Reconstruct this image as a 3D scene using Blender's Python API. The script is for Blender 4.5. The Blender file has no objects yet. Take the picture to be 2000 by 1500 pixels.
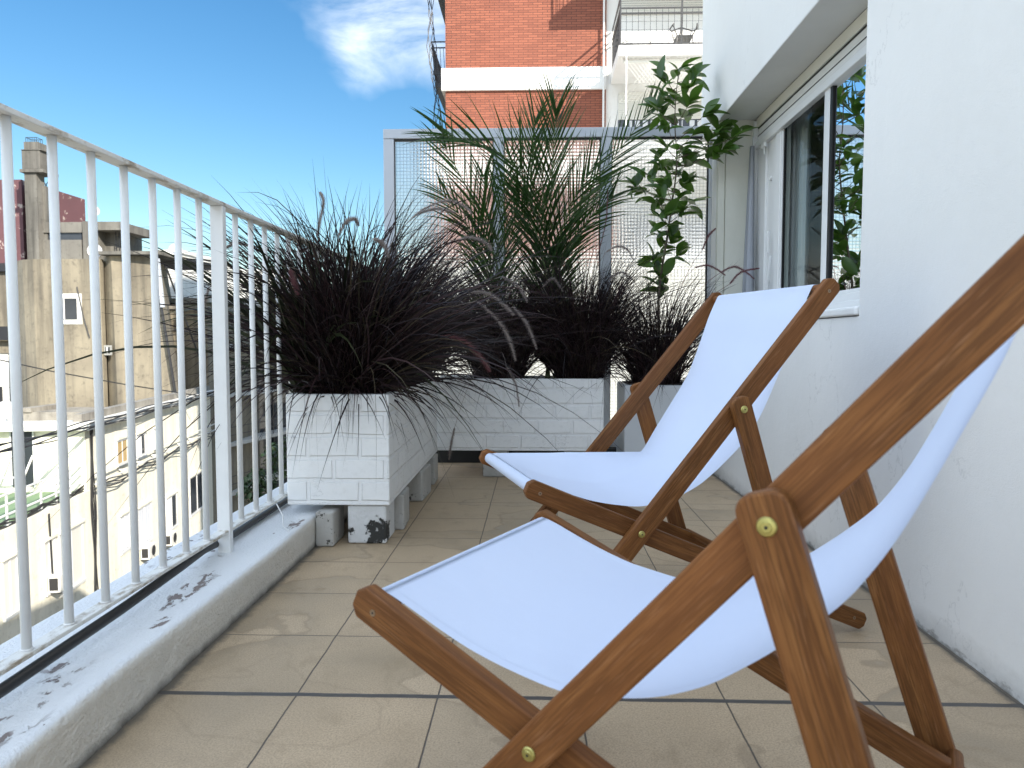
import bpy, bmesh, math, random
from mathutils import Vector, Matrix, noise as mn
rnd = random.Random(7)
R = math.radians
S = bpy.context.scene
COL = S.collection

# ------------------------------------------------------------------ camera, sky, sun, exposure
HC = 0.81
YAW, PITCH, FPX = R(1.81), R(3.38), 1424.0
cd = bpy.data.cameras.new("camera"); cam = bpy.data.objects.new("camera", cd); COL.objects.link(cam)
cam.location = (0, 0, HC); cam.rotation_euler = (R(90) - PITCH, 0, YAW)
cd.sensor_width = 36; cd.lens = FPX / 2000 * 36; cd.clip_start = 0.02; cd.clip_end = 9000
cd.dof.use_dof = True; cd.dof.focus_distance = 3.0; cd.dof.aperture_fstop = 8
S.camera = cam
SUN_EL, SUN_AZ = R(28), R(139)          # azimuth measured from +Y towards +X
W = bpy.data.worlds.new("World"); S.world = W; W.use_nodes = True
nt = W.node_tree; nt.nodes.clear()
def wn(t, **k):
    n = nt.nodes.new(t)
    for a, b in k.items(): setattr(n, a, b)
    return n
sky = wn('ShaderNodeTexSky', sky_type='NISHITA', sun_disc=False, sun_elevation=SUN_EL, sun_rotation=SUN_AZ,
         altitude=0, air_density=1.3, dust_density=0.3, ozone_density=3.5)
hsv = wn('ShaderNodeHueSaturation'); hsv.inputs['Saturation'].default_value = 1.28; hsv.inputs['Value'].default_value = .88
tc = wn('ShaderNodeTexCoord'); mp = wn('ShaderNodeMapping'); mp.inputs['Scale'].default_value = (2.2, 2.2, 5.5)
ns = wn('ShaderNodeTexNoise'); ns.inputs['Scale'].default_value = 2.6; ns.inputs['Detail'].default_value = 9; ns.inputs['Roughness'].default_value = .62; ns.inputs['Distortion'].default_value = .5
cr = wn('ShaderNodeValToRGB'); cr.color_ramp.elements[0].position = .36; cr.color_ramp.elements[1].position = .62
# the one wisp of cloud in the north, high up: a soft region of directions
reg = wn('ShaderNodeVectorMath', operation='DISTANCE'); cdir = Vector((-.175, .885, .43)).normalized(); reg.inputs[1].default_value = cdir
rr = wn('ShaderNodeMapRange'); rr.inputs[1].default_value = .125; rr.inputs[2].default_value = .01
mul = wn('ShaderNodeMath', operation='MULTIPLY'); mix = wn('ShaderNodeMix', data_type='RGBA')
bg = wn('ShaderNodeBackground'); bg.inputs['Strength'].default_value = 0.11; out = wn('ShaderNodeOutputWorld')
L = nt.links.new
L(tc.outputs['Generated'], mp.inputs[0]); L(mp.outputs[0], ns.inputs[0]); L(ns.outputs[0], cr.inputs[0])
L(tc.outputs['Generated'], reg.inputs[0]); 
nd = wn('ShaderNodeTexNoise'); nd.inputs['Scale'].default_value = 7; nd.inputs['Detail'].default_value = 4; L(tc.outputs['Generated'], nd.inputs[0])
na = wn('ShaderNodeMath', operation='MULTIPLY_ADD'); L(nd.outputs[0], na.inputs[0]); na.inputs[1].default_value = .22; L(reg.outputs['Value'], na.inputs[2])
nb_ = wn('ShaderNodeMath', operation='SUBTRACT'); L(na.outputs[0], nb_.inputs[0]); nb_.inputs[1].default_value = .11
L(nb_.outputs[0], rr.inputs[0]); L(rr.outputs[0], mul.inputs[0]); L(cr.outputs[0], mul.inputs[1])
L(sky.outputs[0], hsv.inputs['Color']); L(hsv.outputs[0], mix.inputs[6]); mix.inputs[7].default_value = (9.0, 9.4, 9.8, 1)
L(mul.outputs[0], mix.inputs[0])
# broad broken cloud overhead and south-west, unseen, added to fill the shade
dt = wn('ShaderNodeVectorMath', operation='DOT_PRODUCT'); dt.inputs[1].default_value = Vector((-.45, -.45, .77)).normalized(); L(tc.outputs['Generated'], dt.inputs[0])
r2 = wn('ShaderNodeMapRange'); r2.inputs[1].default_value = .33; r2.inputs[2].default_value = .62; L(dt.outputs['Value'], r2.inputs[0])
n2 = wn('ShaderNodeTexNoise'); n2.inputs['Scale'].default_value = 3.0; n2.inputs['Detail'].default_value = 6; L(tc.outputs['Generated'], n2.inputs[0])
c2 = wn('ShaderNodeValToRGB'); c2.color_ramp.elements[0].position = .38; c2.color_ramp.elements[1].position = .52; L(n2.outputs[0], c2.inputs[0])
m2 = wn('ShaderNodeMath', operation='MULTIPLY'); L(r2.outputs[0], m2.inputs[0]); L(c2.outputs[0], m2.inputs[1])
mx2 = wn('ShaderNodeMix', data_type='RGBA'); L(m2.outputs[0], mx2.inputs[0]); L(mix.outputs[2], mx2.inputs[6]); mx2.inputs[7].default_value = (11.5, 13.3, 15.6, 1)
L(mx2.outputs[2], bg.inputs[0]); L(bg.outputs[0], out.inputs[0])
sd = bpy.data.lights.new("sun", 'SUN'); sd.energy = 5.0; sd.angle = R(.5); sd.color = (1, .93, .82)
sun = bpy.data.objects.new("sun", sd); COL.objects.link(sun)
tosun = Vector((math.sin(SUN_AZ) * math.cos(SUN_EL), math.cos(SUN_AZ) * math.cos(SUN_EL), math.sin(SUN_EL)))
sun.rotation_euler = tosun.to_track_quat('Z', 'Y').to_euler()
vs = S.view_settings; vs.view_transform = 'Standard'; vs.look = 'None'; vs.gamma = 1; vs.exposure = 0.75
S.render.engine = 'CYCLES'; S.cycles.max_bounces = 10; S.cycles.transparent_max_bounces = 24

# ------------------------------------------------------------------ measuring helpers (photo pixel -> real point at a known distance)
_r = Vector((math.cos(YAW), math.sin(YAW), 0)); _f0 = Vector((-math.sin(YAW), math.cos(YAW), 0))
_f = _f0 * math.cos(PITCH) - Vector((0, 0, 1)) * math.sin(PITCH); _u = _r.cross(_f); CAM = Vector((0, 0, HC))
def ray(px, py): return _f + _r * ((px - 1000) / FPX) - _u * ((py - 750) / FPX)
def at(px, py, Y): r = ray(px, py); return CAM + r * (Y / r.y)
def onplane(px, py, p0, n): r = ray(px, py); return CAM + r * ((Vector(p0) - CAM).dot(n) / r.dot(n))

# ------------------------------------------------------------------ object helpers
def tag(o, label=None, cat=None, group=None, kind=None):
    if label: o['label'] = label
    if cat: o['category'] = cat
    if group: o['group'] = group
    if kind: o['kind'] = kind
    return o
def empty(name, loc=(0, 0, 0), rz=0, parent=None):
    o = bpy.data.objects.new(name, None); COL.objects.link(o); o.location = loc; o.rotation_euler = (0, 0, rz); o.empty_display_size = .1
    if parent: o.parent = parent
    return o
class MB:
    def __init__(s): s.v = []; s.f = []; s.m = None
    def add(s, vs, fs):
        b = len(s.v); s.v += [tuple(v) for v in vs]; s.f += [tuple(b + i for i in f) for f in fs]
    def box(s, x0, x1, y0, y1, z0, z1):
        s.add([(x0,y0,z0),(x1,y0,z0),(x1,y1,z0),(x0,y1,z0),(x0,y0,z1),(x1,y0,z1),(x1,y1,z1),(x0,y1,z1)],
              [(0,3,2,1),(4,5,6,7),(0,1,5,4),(1,2,6,5),(2,3,7,6),(3,0,4,7)]); return s
    def tube(s, pts, rad, n=8, caps=True):
        pts = [Vector(p) for p in pts]; rads = rad if isinstance(rad, (list, tuple)) else [rad] * len(pts)
        b = len(s.v); prev = None
        for i, p in enumerate(pts):
            t = (pts[min(i+1, len(pts)-1)] - pts[max(i-1, 0)]).normalized()
            if prev is None:
                a = t.orthogonal().normalized()
            else:
                a = (prev - t * prev.dot(t)).normalized()
            prev = a; c = t.cross(a)
            for k in range(n):
                an = 2 * math.pi * k / n + math.pi / n
                s.v.append(tuple(p + (a * math.cos(an) + c * math.sin(an)) * rads[i]))
        for i in range(len(pts) - 1):
            for k in range(n):
                s.f.append((b+i*n+k, b+i*n+(k+1) % n, b+(i+1)*n+(k+1) % n, b+(i+1)*n+k))
        if caps:
            s.f.append(tuple(b + k for k in reversed(range(n)))); s.f.append(tuple(b + (len(pts)-1)*n + k for k in range(n)))
        return s
    def bar(s, p, q, w, h=None):
        """rectangular bar from p to q, width w (horizontal), height h"""
        p, q = Vector(p), Vector(q); h = h or w; t = (q - p).normalized()
        a = Vector((0, 0, 1)).cross(t)
        a = Vector((1, 0, 0)) if a.length < 1e-4 else a.normalized()
        c = t.cross(a); vs = []
        for P in (p, q):
            for sx, sz in ((-1,-1),(1,-1),(1,1),(-1,1)): vs.append(P + a * sx * w/2 + c * sz * h/2)
        s.add(vs, [(3,2,1,0),(4,5,6,7),(0,1,5,4),(1,2,6,5),(2,3,7,6),(3,0,4,7)]); return s
    def prism(s, poly, z0, z1):
        n = len(poly); s.add([(x, y, z0) for x, y in poly] + [(x, y, z1) for x, y in poly],
              [tuple(reversed(range(n))), tuple(range(n, 2*n))] + [(i, (i+1) % n, n+(i+1) % n, n+i) for i in range(n)]); return s
    def sphere(s, c, r, n=10, sq=(1,1,1)):
        b = len(s.v); m = n // 2 + 1
        for i in range(m + 1):
            th = math.pi * i / m
            for k in range(n):
                ph = 2 * math.pi * k / n
                s.v.append((c[0] + r*sq[0]*math.sin(th)*math.cos(ph), c[1] + r*sq[1]*math.sin(th)*math.sin(ph), c[2] + r*sq[2]*math.cos(th)))
        for i in range(m):
            for k in range(n): s.f.append((b+i*n+k, b+(i+1)*n+k, b+(i+1)*n+(k+1) % n, b+i*n+(k+1) % n))
        return s
    def build(s, name, mat, parent=None, smooth=False, bevel=0, seg=2, loc=None, rot=None, fix=False):
        me = bpy.data.meshes.new(name); me.from_pydata(s.v, [], s.f)
        if bevel or fix:
            bm = bmesh.new(); bm.from_mesh(me)
            if fix: bmesh.ops.recalc_face_normals(bm, faces=bm.faces)
            if bevel: bmesh.ops.bevel(bm, geom=[e for e in bm.edges if e.calc_face_angle(0) > .5], offset=bevel, segments=seg, profile=.5, affect='EDGES', clamp_overlap=True)
            bm.to_mesh(me); bm.free()
        me.materials.append(mat)
        if smooth: me.polygons.foreach_set('use_smooth', [True] * len(me.polygons))
        o = bpy.data.objects.new(name, me); COL.objects.link(o)
        if parent: o.parent = parent
        if loc is not None: o.location = loc
        if rot is not None: o.rotation_euler = rot
        return o
def children(o): return [c for c in bpy.data.objects if c.parent == o]
def copy_tree(o, parent=None):
    c = o.copy(); COL.objects.link(c); c.parent = parent
    for ch in children(o): copy_tree(ch, c)
    return c

# ------------------------------------------------------------------ materials
class Mat:
    def __init__(s, name, rough=.6, base=(.8, .8, .8), **k):
        s.m = bpy.data.materials.new(name); s.m.use_nodes = True; s.t = s.m.node_tree; s.b = s.t.nodes['Principled BSDF']
        s.out = s.t.nodes['Material Output']
        s.b.inputs['Base Color'].default_value = (*base, 1); s.b.inputs['Roughness'].default_value = rough
        for a, v in k.items(): s.b.inputs[a.replace('_', ' ')].default_value = v
        s.c = None
    def n(s, t, ins=None, **k):
        n = s.t.nodes.new(t)
        for a, v in k.items(): setattr(n, a, v)
        for a, v in (ins or {}).items():
            if isinstance(v, bpy.types.NodeSocket): s.t.links.new(v, n.inputs[a])
            else: n.inputs[a].default_value = v
        return n
    def coord(s, scale=(1, 1, 1), kind='Object', loc=(0, 0, 0), rot=(0,0,0)):
        c = s.n('ShaderNodeTexCoord'); return s.n('ShaderNodeMapping', {0: c.outputs[kind], 'Scale': scale, 'Location': loc, 'Rotation': rot}).outputs[0]
    def noise(s, v, scale, detail=4, rough=.55, dist=0):
        return s.n('ShaderNodeTexNoise', {'Vector': v, 'Scale': scale, 'Detail': detail, 'Roughness': rough, 'Distortion': dist}).outputs[0]
    def ramp(s, f, stops):
        r = s.n('ShaderNodeValToRGB', {0: f}); e = r.color_ramp.elements
        while len(e) < len(stops): e.new(.5)
        for x, (p, c) in zip(e, stops):
            x.position = p; x.color = (*c, 1) if isinstance(c, tuple) else (c, c, c, 1)
        return r.outputs[0]
    def mix(s, f, a, b, mode='MIX'):
        m = s.n('ShaderNodeMix', data_type='RGBA', blend_type=mode)
        for i, v in ((0, f), (6, a), (7, b)):
            if isinstance(v, bpy.types.NodeSocket): s.t.links.new(v, m.inputs[i])
            else: m.inputs[i].default_value = v if i == 0 else ((*v, 1) if len(v) == 3 else v)
        return m.outputs[2]
    def math(s, op, a, b=0, c=0):
        m = s.n('ShaderNodeMath', operation=op)
        for i, v in enumerate((a, b, c)):
            if isinstance(v, bpy.types.NodeSocket): s.t.links.new(v, m.inputs[i])
            else: m.inputs[i].default_value = v
        return m.outputs[0]
    def col(s, x): s.t.links.new(x, s.b.inputs['Base Color']); return s
    def rgh(s, x): s.t.links.new(x, s.b.inputs['Roughness']); return s
    def bump(s, h, strength=.3, dist=.01):
        b = s.n('ShaderNodeBump', {'Height': h, 'Strength': strength, 'Distance': dist}); s.t.links.new(b.outputs[0], s.b.inputs['Normal']); return s
    def sep(s, v): return s.n('ShaderNodeSeparateXYZ', {0: v}).outputs
M = {}
def stucco(name, c1, c2, fine=260, fs=.25, big=2.5, dirt=0, dirtc=(.3,.28,.25)):
    m = Mat(name, .75); v = m.coord(); a = m.noise(v, big, 6)
    col = m.mix(m.ramp(a, [(.35, 0.0), (.7, 1.0)]), c1, c2)
    if dirt:
        d = m.noise(m.coord((1, 1, .35)), 5, 9, .7); col = m.mix(m.ramp(d, [(.5, 0.0), (.75, dirt)]), col, dirtc)
    if name == 'wall_white':
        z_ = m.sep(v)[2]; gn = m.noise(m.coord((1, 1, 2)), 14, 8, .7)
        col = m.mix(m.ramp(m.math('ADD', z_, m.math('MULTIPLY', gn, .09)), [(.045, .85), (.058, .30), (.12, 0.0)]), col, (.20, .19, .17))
        ck = m.noise(m.coord((1, 1, .7)), 1.7, 7, .62); col = m.mix(m.math('MULTIPLY', m.ramp(ck, [(.4988, 0.0), (.5, .35), (.5012, 0.0)]), m.ramp(m.noise(v, 1.2, 1), [(.5, 0.0), (.56, 1.0)])), col, (.45, .45, .44))
    m.col(col); h = m.math('ADD', m.noise(v, fine, 3), m.math('MULTIPLY', m.noise(v, 30, 4), 1.3)); m.bump(h, fs, .004); M[name] = m.m; return m
stucco('wall_white', (.76, .755, .735), (.81, .81, .795), 330, .32, 1.3, .10, (.6, .6, .58))
stucco('recess_cream', (.66, .66, .58), (.72, .71, .64), 300, .2, 2, .25, (.45, .45, .38))
stucco('room_wall', (.55, .54, .48), (.6, .58, .52), 100, .05)
stucco('soffit_paint', (.68, .68, .66), (.74, .74, .72), 200, .15, 2, .2, (.5, .5, .48))

# kerb: painted cement with flaked patches
m = Mat('kerb_paint', .6); v = m.coord(); base = m.mix(m.noise(v, 4, 6), (.66, .68, .71), (.78, .79, .8))
geo = m.n('ShaderNodeNewGeometry'); nx = m.sep(geo.outputs['Normal'])
pat = m.noise(m.coord((.9, .35, 1)), 2.2, 2); fl = m.noise(m.coord((1, .6, 1)), 26, 7, .62, .3)
chip = m.math('MULTIPLY', m.ramp(pat, [(.60, 0.0), (.64, 1.0)]), m.ramp(fl, [(.59, 0.0), (.61, 1.0)]))
for cxx, cyy, rx_, ry_ in ((-.955, 1.96, .035, .19), (-.915, 1.72, .02, .06), (-.90, 2.68, .03, .09), (-1.0, 1.48, .02, .08), (-.93, 1.18, .03, .05)):
    kx, ky, kz = m.sep(v); dd = m.math('ADD', m.math('POWER', m.math('DIVIDE', m.math('SUBTRACT', kx, cxx), rx_), 2), m.math('POWER', m.math('DIVIDE', m.math('SUBTRACT', ky, cyy), ry_), 2))
    chip = m.math('MAXIMUM', chip, m.math('MULTIPLY', m.ramp(dd, [(.5, 1.0), (1.0, 0.0)]), m.ramp(m.math('SUBTRACT', m.noise(m.coord((1, .45, 1)), 42, 7, .65, .4), m.math('MULTIPLY', dd, .10)), [(.475, 0.0), (.49, 1.0)])))
chip = m.math('MAXIMUM', chip, m.ramp(m.noise(m.coord((1, .55, 1), loc=(3, 2, 1)), 38, 4, .5), [(.735, 0.0), (.745, 1.0)]))
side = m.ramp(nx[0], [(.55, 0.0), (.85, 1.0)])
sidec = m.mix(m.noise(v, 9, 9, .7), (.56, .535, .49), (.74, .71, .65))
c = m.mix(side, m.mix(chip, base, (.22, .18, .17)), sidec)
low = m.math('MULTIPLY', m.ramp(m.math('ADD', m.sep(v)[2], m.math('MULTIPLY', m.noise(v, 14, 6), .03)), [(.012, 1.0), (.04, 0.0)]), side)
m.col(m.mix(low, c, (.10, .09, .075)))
h = m.math('ADD', m.math('ADD', m.noise(v, 120, 5, .6), m.math('MULTIPLY', m.noise(v, 24, 5, .6), m.math('ADD', m.math('MULTIPLY', side, 1.6), .3))), m.math('MULTIPLY', chip, -.9)); m.bump(h, .9, .006); M['kerb_paint'] = m.m

# floor: cut stone tiles, dark joints, water marks
TX, TY, JX, JY = .325, .3335, -.545, 1.612
m = Mat('tile_floor', .5); v = m.coord(); x, y, z = m.sep(v)
wob = m.math('MULTIPLY', m.math('SUBTRACT', m.noise(v, 9, 3), .5), .006)
def cell(m, x, off, size): return m.math('DIVIDE', m.math('SUBTRACT', x, off), size)
def edge(m, c, size):
    fr = m.math('FRACT', c); return m.math('MULTIPLY', m.math('MINIMUM', fr, m.math('SUBTRACT', 1, fr)), size)
cx = cell(m, m.math('ADD', x, wob), JX - 10 * TX, TX); cy = cell(m, m.math('ADD', y, wob), JY - 20 * TY, TY)
ex, ey = edge(m, cx, TX), edge(m, cy, TY)
joint = m.ramp(m.math('MULTIPLY', m.math('MINIMUM', ex, ey), 100), [(.12, 1.0), (.24, 0.0)])
big = m.ramp(m.math('MULTIPLY', m.math('ABSOLUTE', m.math('SUBTRACT', m.math('ADD', y, wob), JY)), 100), [(.72, 1.0), (.95, 0.0)])
idv = m.n('ShaderNodeCombineXYZ', {0: m.math('FLOOR', cx), 1: m.math('FLOOR', cy)}).outputs[0]
wnz = m.n('ShaderNodeTexWhiteNoise', {'Vector': idv}).outputs[0]
grain = m.noise(v, 240, 6, .8); cloud = m.noise(v, 5, 6, .6)
tile = m.mix(cloud, (.42, .305, .19), (.61, .46, .305)); tile = m.mix(m.math('MULTIPLY', wnz, .35), tile, (.44, .345, .235))
tile = m.mix(m.ramp(grain, [(.38, .75), (.56, 0.0)]), tile, (.21, .165, .11))
tile = m.mix(m.ramp(m.noise(v, 520, 2, .5), [(.66, 0.0), (.74, .5)]), tile, (.6, .54, .44))
wt = m.noise(m.coord((1, 1.3, 1), loc=(1.7, .4, 0)), 1.3, 5, .45, .15); msk = m.ramp(m.noise(v, 1.1, 2), [(.42, 0.0), (.55, 1.0)])
ring = m.math('MULTIPLY', m.ramp(wt, [(.484, 0.0), (.492, .42), (.495, .42), (.500, 0.0)]), 1)
ring2 = m.ramp(wt, [(.600, 0.0), (.604, .3), (.61, 0.0)])
wet = m.math('MULTIPLY', m.ramp(wt, [(.492, 0.0), (.50, .55), (.56, .2), (.75, .45)]), m.ramp(m.noise(v, 1.5, 2), [(.42, 0.15), (.56, 1.0)]))
tile = m.mix(wet, tile, (.22, .17, .11)); tile = m.mix(m.math('MAXIMUM', ring, ring2), tile, (.20, .15, .095))
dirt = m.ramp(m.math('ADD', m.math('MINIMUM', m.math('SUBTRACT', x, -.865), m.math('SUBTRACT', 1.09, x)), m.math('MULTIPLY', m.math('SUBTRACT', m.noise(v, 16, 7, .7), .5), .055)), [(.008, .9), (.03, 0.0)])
sm = m.ramp(m.noise(m.coord((1.2, .8, 1), loc=(5, 1, 0)), 11, 8, .72), [(.52, 0.0), (.72, .4)]); tile = m.mix(sm, tile, (.23, .17, .10)); tile = m.mix(m.ramp(m.noise(v, 70, 3, .5), [(.74, 0.0), (.76, .7)]), tile, (.10, .075, .05))
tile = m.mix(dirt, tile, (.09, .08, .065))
tile = m.mix(joint, tile, (.085, .07, .055)); tile = m.mix(big, tile, m.mix(m.noise(m.coord((4, 60, 1)), 6, 4), (.03, .027, .026), (.11, .10, .09)))
tile = m.mix(m.ramp(m.math('ADD', y, 0), [(.0, 0.0), (1.0, 0.0)]), tile, tile)
m.col(tile); m.rgh(m.math('SUBTRACT', m.math('ADD', .42, m.math('MULTIPLY', cloud, .3)), m.math('MULTIPLY', wet, .35)))
hh = m.math('ADD', m.math('MULTIPLY', m.math('MAXIMUM', joint, big), -1), m.math('MULTIPLY', grain, .14)); m.bump(hh, .6, .003); M['tile_floor'] = m.m

# painted brick of planters
def brickmat(name, w, h, mort, c1, c2, cm, bump, rough=.75, painted=False, swap=False, squash=1, cracks=False):
    m = Mat(name, rough); c = m.n('ShaderNodeTexCoord').outputs['Object']; x, y, z = m.sep(c)
    s = m.n('ShaderNodeCombineXYZ', {0: m.math('ADD', x, y), 1: z}).outputs[0]
    wv = m.noise(c, 5, 3); s2 = m.n('ShaderNodeVectorMath', {0: s, 1: m.n('ShaderNodeVectorMath', {0: m.n('ShaderNodeTexNoise', {'Vector': c, 'Scale': 7}).outputs['Color'], 'Scale': .012 if painted else .004}, operation='SCALE').outputs[0]}, operation='ADD').outputs[0]
    b = m.n('ShaderNodeTexBrick', {'Vector': s2, 'Color1': (*c1, 1), 'Color2': (*c2, 1), 'Mortar': (*cm, 1), 'Scale': 1, 'Mortar Size': mort, 'Mortar Smooth': .4 if painted else .1, 'Bias': 0, 'Brick Width': w, 'Row Height': h})
    col = b.outputs[0]
    if painted:
        col = m.mix(m.ramp(m.noise(c, 40, 8, .7), [(.5, 0.0), (.85, .35)]), col, (.5, .5, .48))
        if cracks:
            ck = m.noise(m.coord((1, 1, 2.2)), 9, 6, .6); ck2 = m.ramp(ck, [(.4985, 0.0), (.5, .9), (.5015, 0.0)])
            col = m.mix(m.math('MULTIPLY', ck2, m.ramp(m.noise(c, 2.6, 2), [(.52, 0.0), (.57, 1.0)])), col, (.15, .14, .13))
        m.bump(m.math('ADD', m.math('MULTIPLY', b.outputs[1], -1), m.math('MULTIPLY', m.noise(c, 26, 5), .35)), bump, .006)
    else:
        col = m.mix(m.ramp(m.noise(c, .6, 4), [(.3, 0.0), (.8, .25)]), col, (.30, .10, .06))
        m.bump(m.math('MULTIPLY', b.outputs[1], -1), bump, .01)
    m.col(col); M[name] = m.m
brickmat('painted_brick', .205, .0885, .010, (.86, .865, .86), (.82, .825, .82), (.83, .835, .835), .75, .55, True, cracks=True)
brickmat('red_brick', .27, .068, .0085, (.30, .092, .048), (.21, .060, .031), (.07, .025, .017), .3)
m = Mat('block_flaked', .85); v = m.coord(); n1 = m.noise(v, 12, 9, .72); n3 = m.noise(v, 5, 2)
f_ = m.ramp(m.math('ADD', m.math('MULTIPLY', n1, .6), m.math('MULTIPLY', n3, .4)), [(.545, 0.0), (.555, 1.0)])
m.col(m.mix(f_, m.mix(m.noise(v, 20, 6, .7), (.55, .55, .54), (.72, .73, .73)), (.035, .035, .032))); m.bump(m.math('SUBTRACT', m.noise(v, 60, 4), f_), .8, .005); M['block_flaked'] = m.m
m = Mat('block', .85); v = m.coord(); n1 = m.noise(v, 16, 8, .75)
nb = m.noise(v, 45, 5, .6)
m.col(m.mix(m.ramp(m.math('ADD', m.math('MULTIPLY', n1, .7), m.math('MULTIPLY', nb, .3)), [(.575, 0.0), (.60, 1.0)]), m.mix(m.noise(v, 9, 7, .7), (.30, .285, .26), (.56, .55, .52)), (.09, .085, .075))); m.bump(n1, .7, .008); M['block'] = m.m

# wood
m = Mat('wood', .5); m.b.inputs['Specular IOR Level'].default_value = .2; oi = m.n('ShaderNodeObjectInfo'); cc = m.n('ShaderNodeTexCoord').outputs['Object']
off = m.n('ShaderNodeVectorMath', {0: cc, 1: m.n('ShaderNodeCombineXYZ', {0: m.math('MULTIPLY', oi.outputs['Random'], 9), 1: m.math('MULTIPLY', oi.outputs['Random'], 5)}).outputs[0]}, operation='ADD').outputs[0]
def mp2(sc): return m.n('ShaderNodeMapping', {0: off, 'Scale': sc}).outputs[0]
g1 = m.noise(mp2((1.6, 22, 22)), 2.2, 5, .6, .8); g2 = m.noise(mp2((9, 260, 260)), 1.5, 3, .6); g3 = m.noise(mp2((.9, 6, 6)), 2, 3)
g4 = m.noise(mp2((22, 420, 420)), 1.0, 2, .5)
c = m.ramp(g1, [(.25, (.100, .036, .0085)), (.5, (.172, .067, .016)), (.75, (.265, .113, .030))])
c = m.mix(m.ramp(g2, [(.44, .7), (.56, 0.0)]), c, (.085, .032, .008)); c = m.mix(m.ramp(g4, [(.60, 0.0), (.72, .3)]), c, (.38, .19, .09)); c = m.mix(m.ramp(g3, [(.4, 0.0), (.7, .4)]), c, (.25, .09, .027))
hs = m.n('ShaderNodeHueSaturation', {'Color': c, 'Saturation': .97, 'Value': m.math('ADD', .88, m.math('MULTIPLY', oi.outputs['Random'], .3))})
m.col(hs.outputs[0]); m.bump(g2, .12, .001); M['wood'] = m.m

# canvas
m = Mat('canvas', .8, (.6, .7, .9)); v = m.coord(); wv = m.n('ShaderNodeTexWave', {'Vector': v, 'Scale': 500}).outputs[1]
m.col(m.mix(m.noise(v, 3, 3), (.64, .72, .90), (.69, .77, .94))); hx_ = m.math('ABSOLUTE', m.sep(v)[1]); hem = m.ramp(hx_, [(.2262, 0.0), (.2275, 1.0)]); st_ = m.math('MULTIPLY', m.ramp(hx_, [(.2282, 0.0), (.2286, 1.0), (.2296, 1.0), (.2300, 0.0)]), m.math('GREATER_THAN', m.math('FRACT', m.math('MULTIPLY', m.math('ADD', m.sep(v)[0], m.sep(v)[2]), 170)), .35))
m.bump(m.math('ADD', m.math('ADD', m.math('MULTIPLY', m.noise(v, 600, 2), .35), m.math('MULTIPLY', m.math('SUBTRACT', hem, st_), .6)), m.math('ADD', m.noise(m.coord((1, 1, 1)), 7, 3), m.math('MULTIPLY', m.noise(m.coord((1, 3.5, 1)), 9, 3), .5))), .3, .006)
tr = m.n('ShaderNodeBsdfTranslucent', {'Color': (.62, .71, .93, 1)}); ms = m.n('ShaderNodeMixShader', {0: .22, 1: m.b.outputs[0], 2: tr.outputs[0]}); m.t.links.new(ms.outputs[0], m.out.inputs[0]); M['canvas'] = m.m

def simple(name, base, rough=.5, nscale=0, var=.15, bump=0, bs=60, **k):
    m = Mat(name, rough, base, **k)
    if nscale:
        v = m.coord(); d = tuple(b * (1 - var) for b in base); u = tuple(min(1, b * (1 + var)) for b in base); m.col(m.mix(m.noise(v, nscale, 6), d, u))
        if bump: m.bump(m.noise(v, bs, 5), bump, .004)
    M[name] = m.m; return m
simple('rail_paint', (.74, .745, .74), .35, 25, .05, .1, 90)
m = Mat('rail_worn', .5); v = m.coord(); n1 = m.noise(m.coord((1, .4, 1)), 30, 8, .7)
m.col(m.mix(m.ramp(n1, [(.5, 0.0), (.62, 1.0)]), (.68, .67, .64), (.34, .28, .21))); m.bump(n1, .5, .003); M['rail_worn'] = m.m
simple('black_rubber', (.012, .012, .013), .45)
simple('brass', (.52, .47, .17), .36, 60, .3, Metallic=1.0)
simple('screw', (.28, .2, .13), .4, Metallic=.8)
simple('alu', (.48, .51, .56), .35, 15, .05)
simple('white_pvc', (.78, .79, .79), .25, 10, .03)
simple('shutter', (.70, .69, .63), .45, 8, .05)
simple('black_gasket', (.01, .01, .01), .5)
simple('dark_metal', (.025, .025, .027), .45)
simple('white_metal', (.7, .7, .68), .4)
simple('soil', (.025, .018, .013), .95, 40, .5, .9, 60)
simple('pot_paint', (.55, .57, .59), .5, 6, .06)
simple('dark_gap', (.02, .02, .02), .8)
simple('curtain', (.62, .64, .68), .8, 3, .05)
simple('net_grey', (.36, .38, .42), .8, 3, .05)
simple('curtain_gold', (.42, .3, .14), .8, 3, .1)
simple('dish', (.55, .56, .58), .4, 5, .1)
simple('ac_white', (.68, .67, .62), .5, 5, .06)
simple('terracotta', (.42, .17, .09), .7, 5, .1)
m = Mat('far_glass', .06, (.03, .035, .042)); m.col(m.mix(m.noise(m.coord(), .8, 3), (.018, .022, .027), (.05, .056, .066))); M['far_glass'] = m.m
m = Mat('window_glass', .01, (.012, .016, .018)); fr = m.n('ShaderNodeLayerWeight', {'Blend': .5}); gl = m.n('ShaderNodeBsdfGlossy', {'Color': (.93, .96, 1, 1), 'Roughness': .004}); tp = m.n('ShaderNodeBsdfTransparent', {'Color': (.62, .68, .68, 1)})
sc = m.ramp(fr.outputs['Fresnel'], [(0.0, .22), (.2, .5), (.7, 1.0)]); ms = m.n('ShaderNodeMixShader', {0: sc, 1: tp.outputs[0], 2: gl.outputs[0]}); m.t.links.new(ms.outputs[0], m.out.inputs[0]); M['window_glass'] = m.m
m = Mat('window_glass_dull', .01); gl = m.n('ShaderNodeBsdfGlossy', {'Color': (.93, .96, 1, 1), 'Roughness': .004}); tp = m.n('ShaderNodeBsdfTransparent', {'Color': (.72, .78, .75, 1)})
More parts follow.
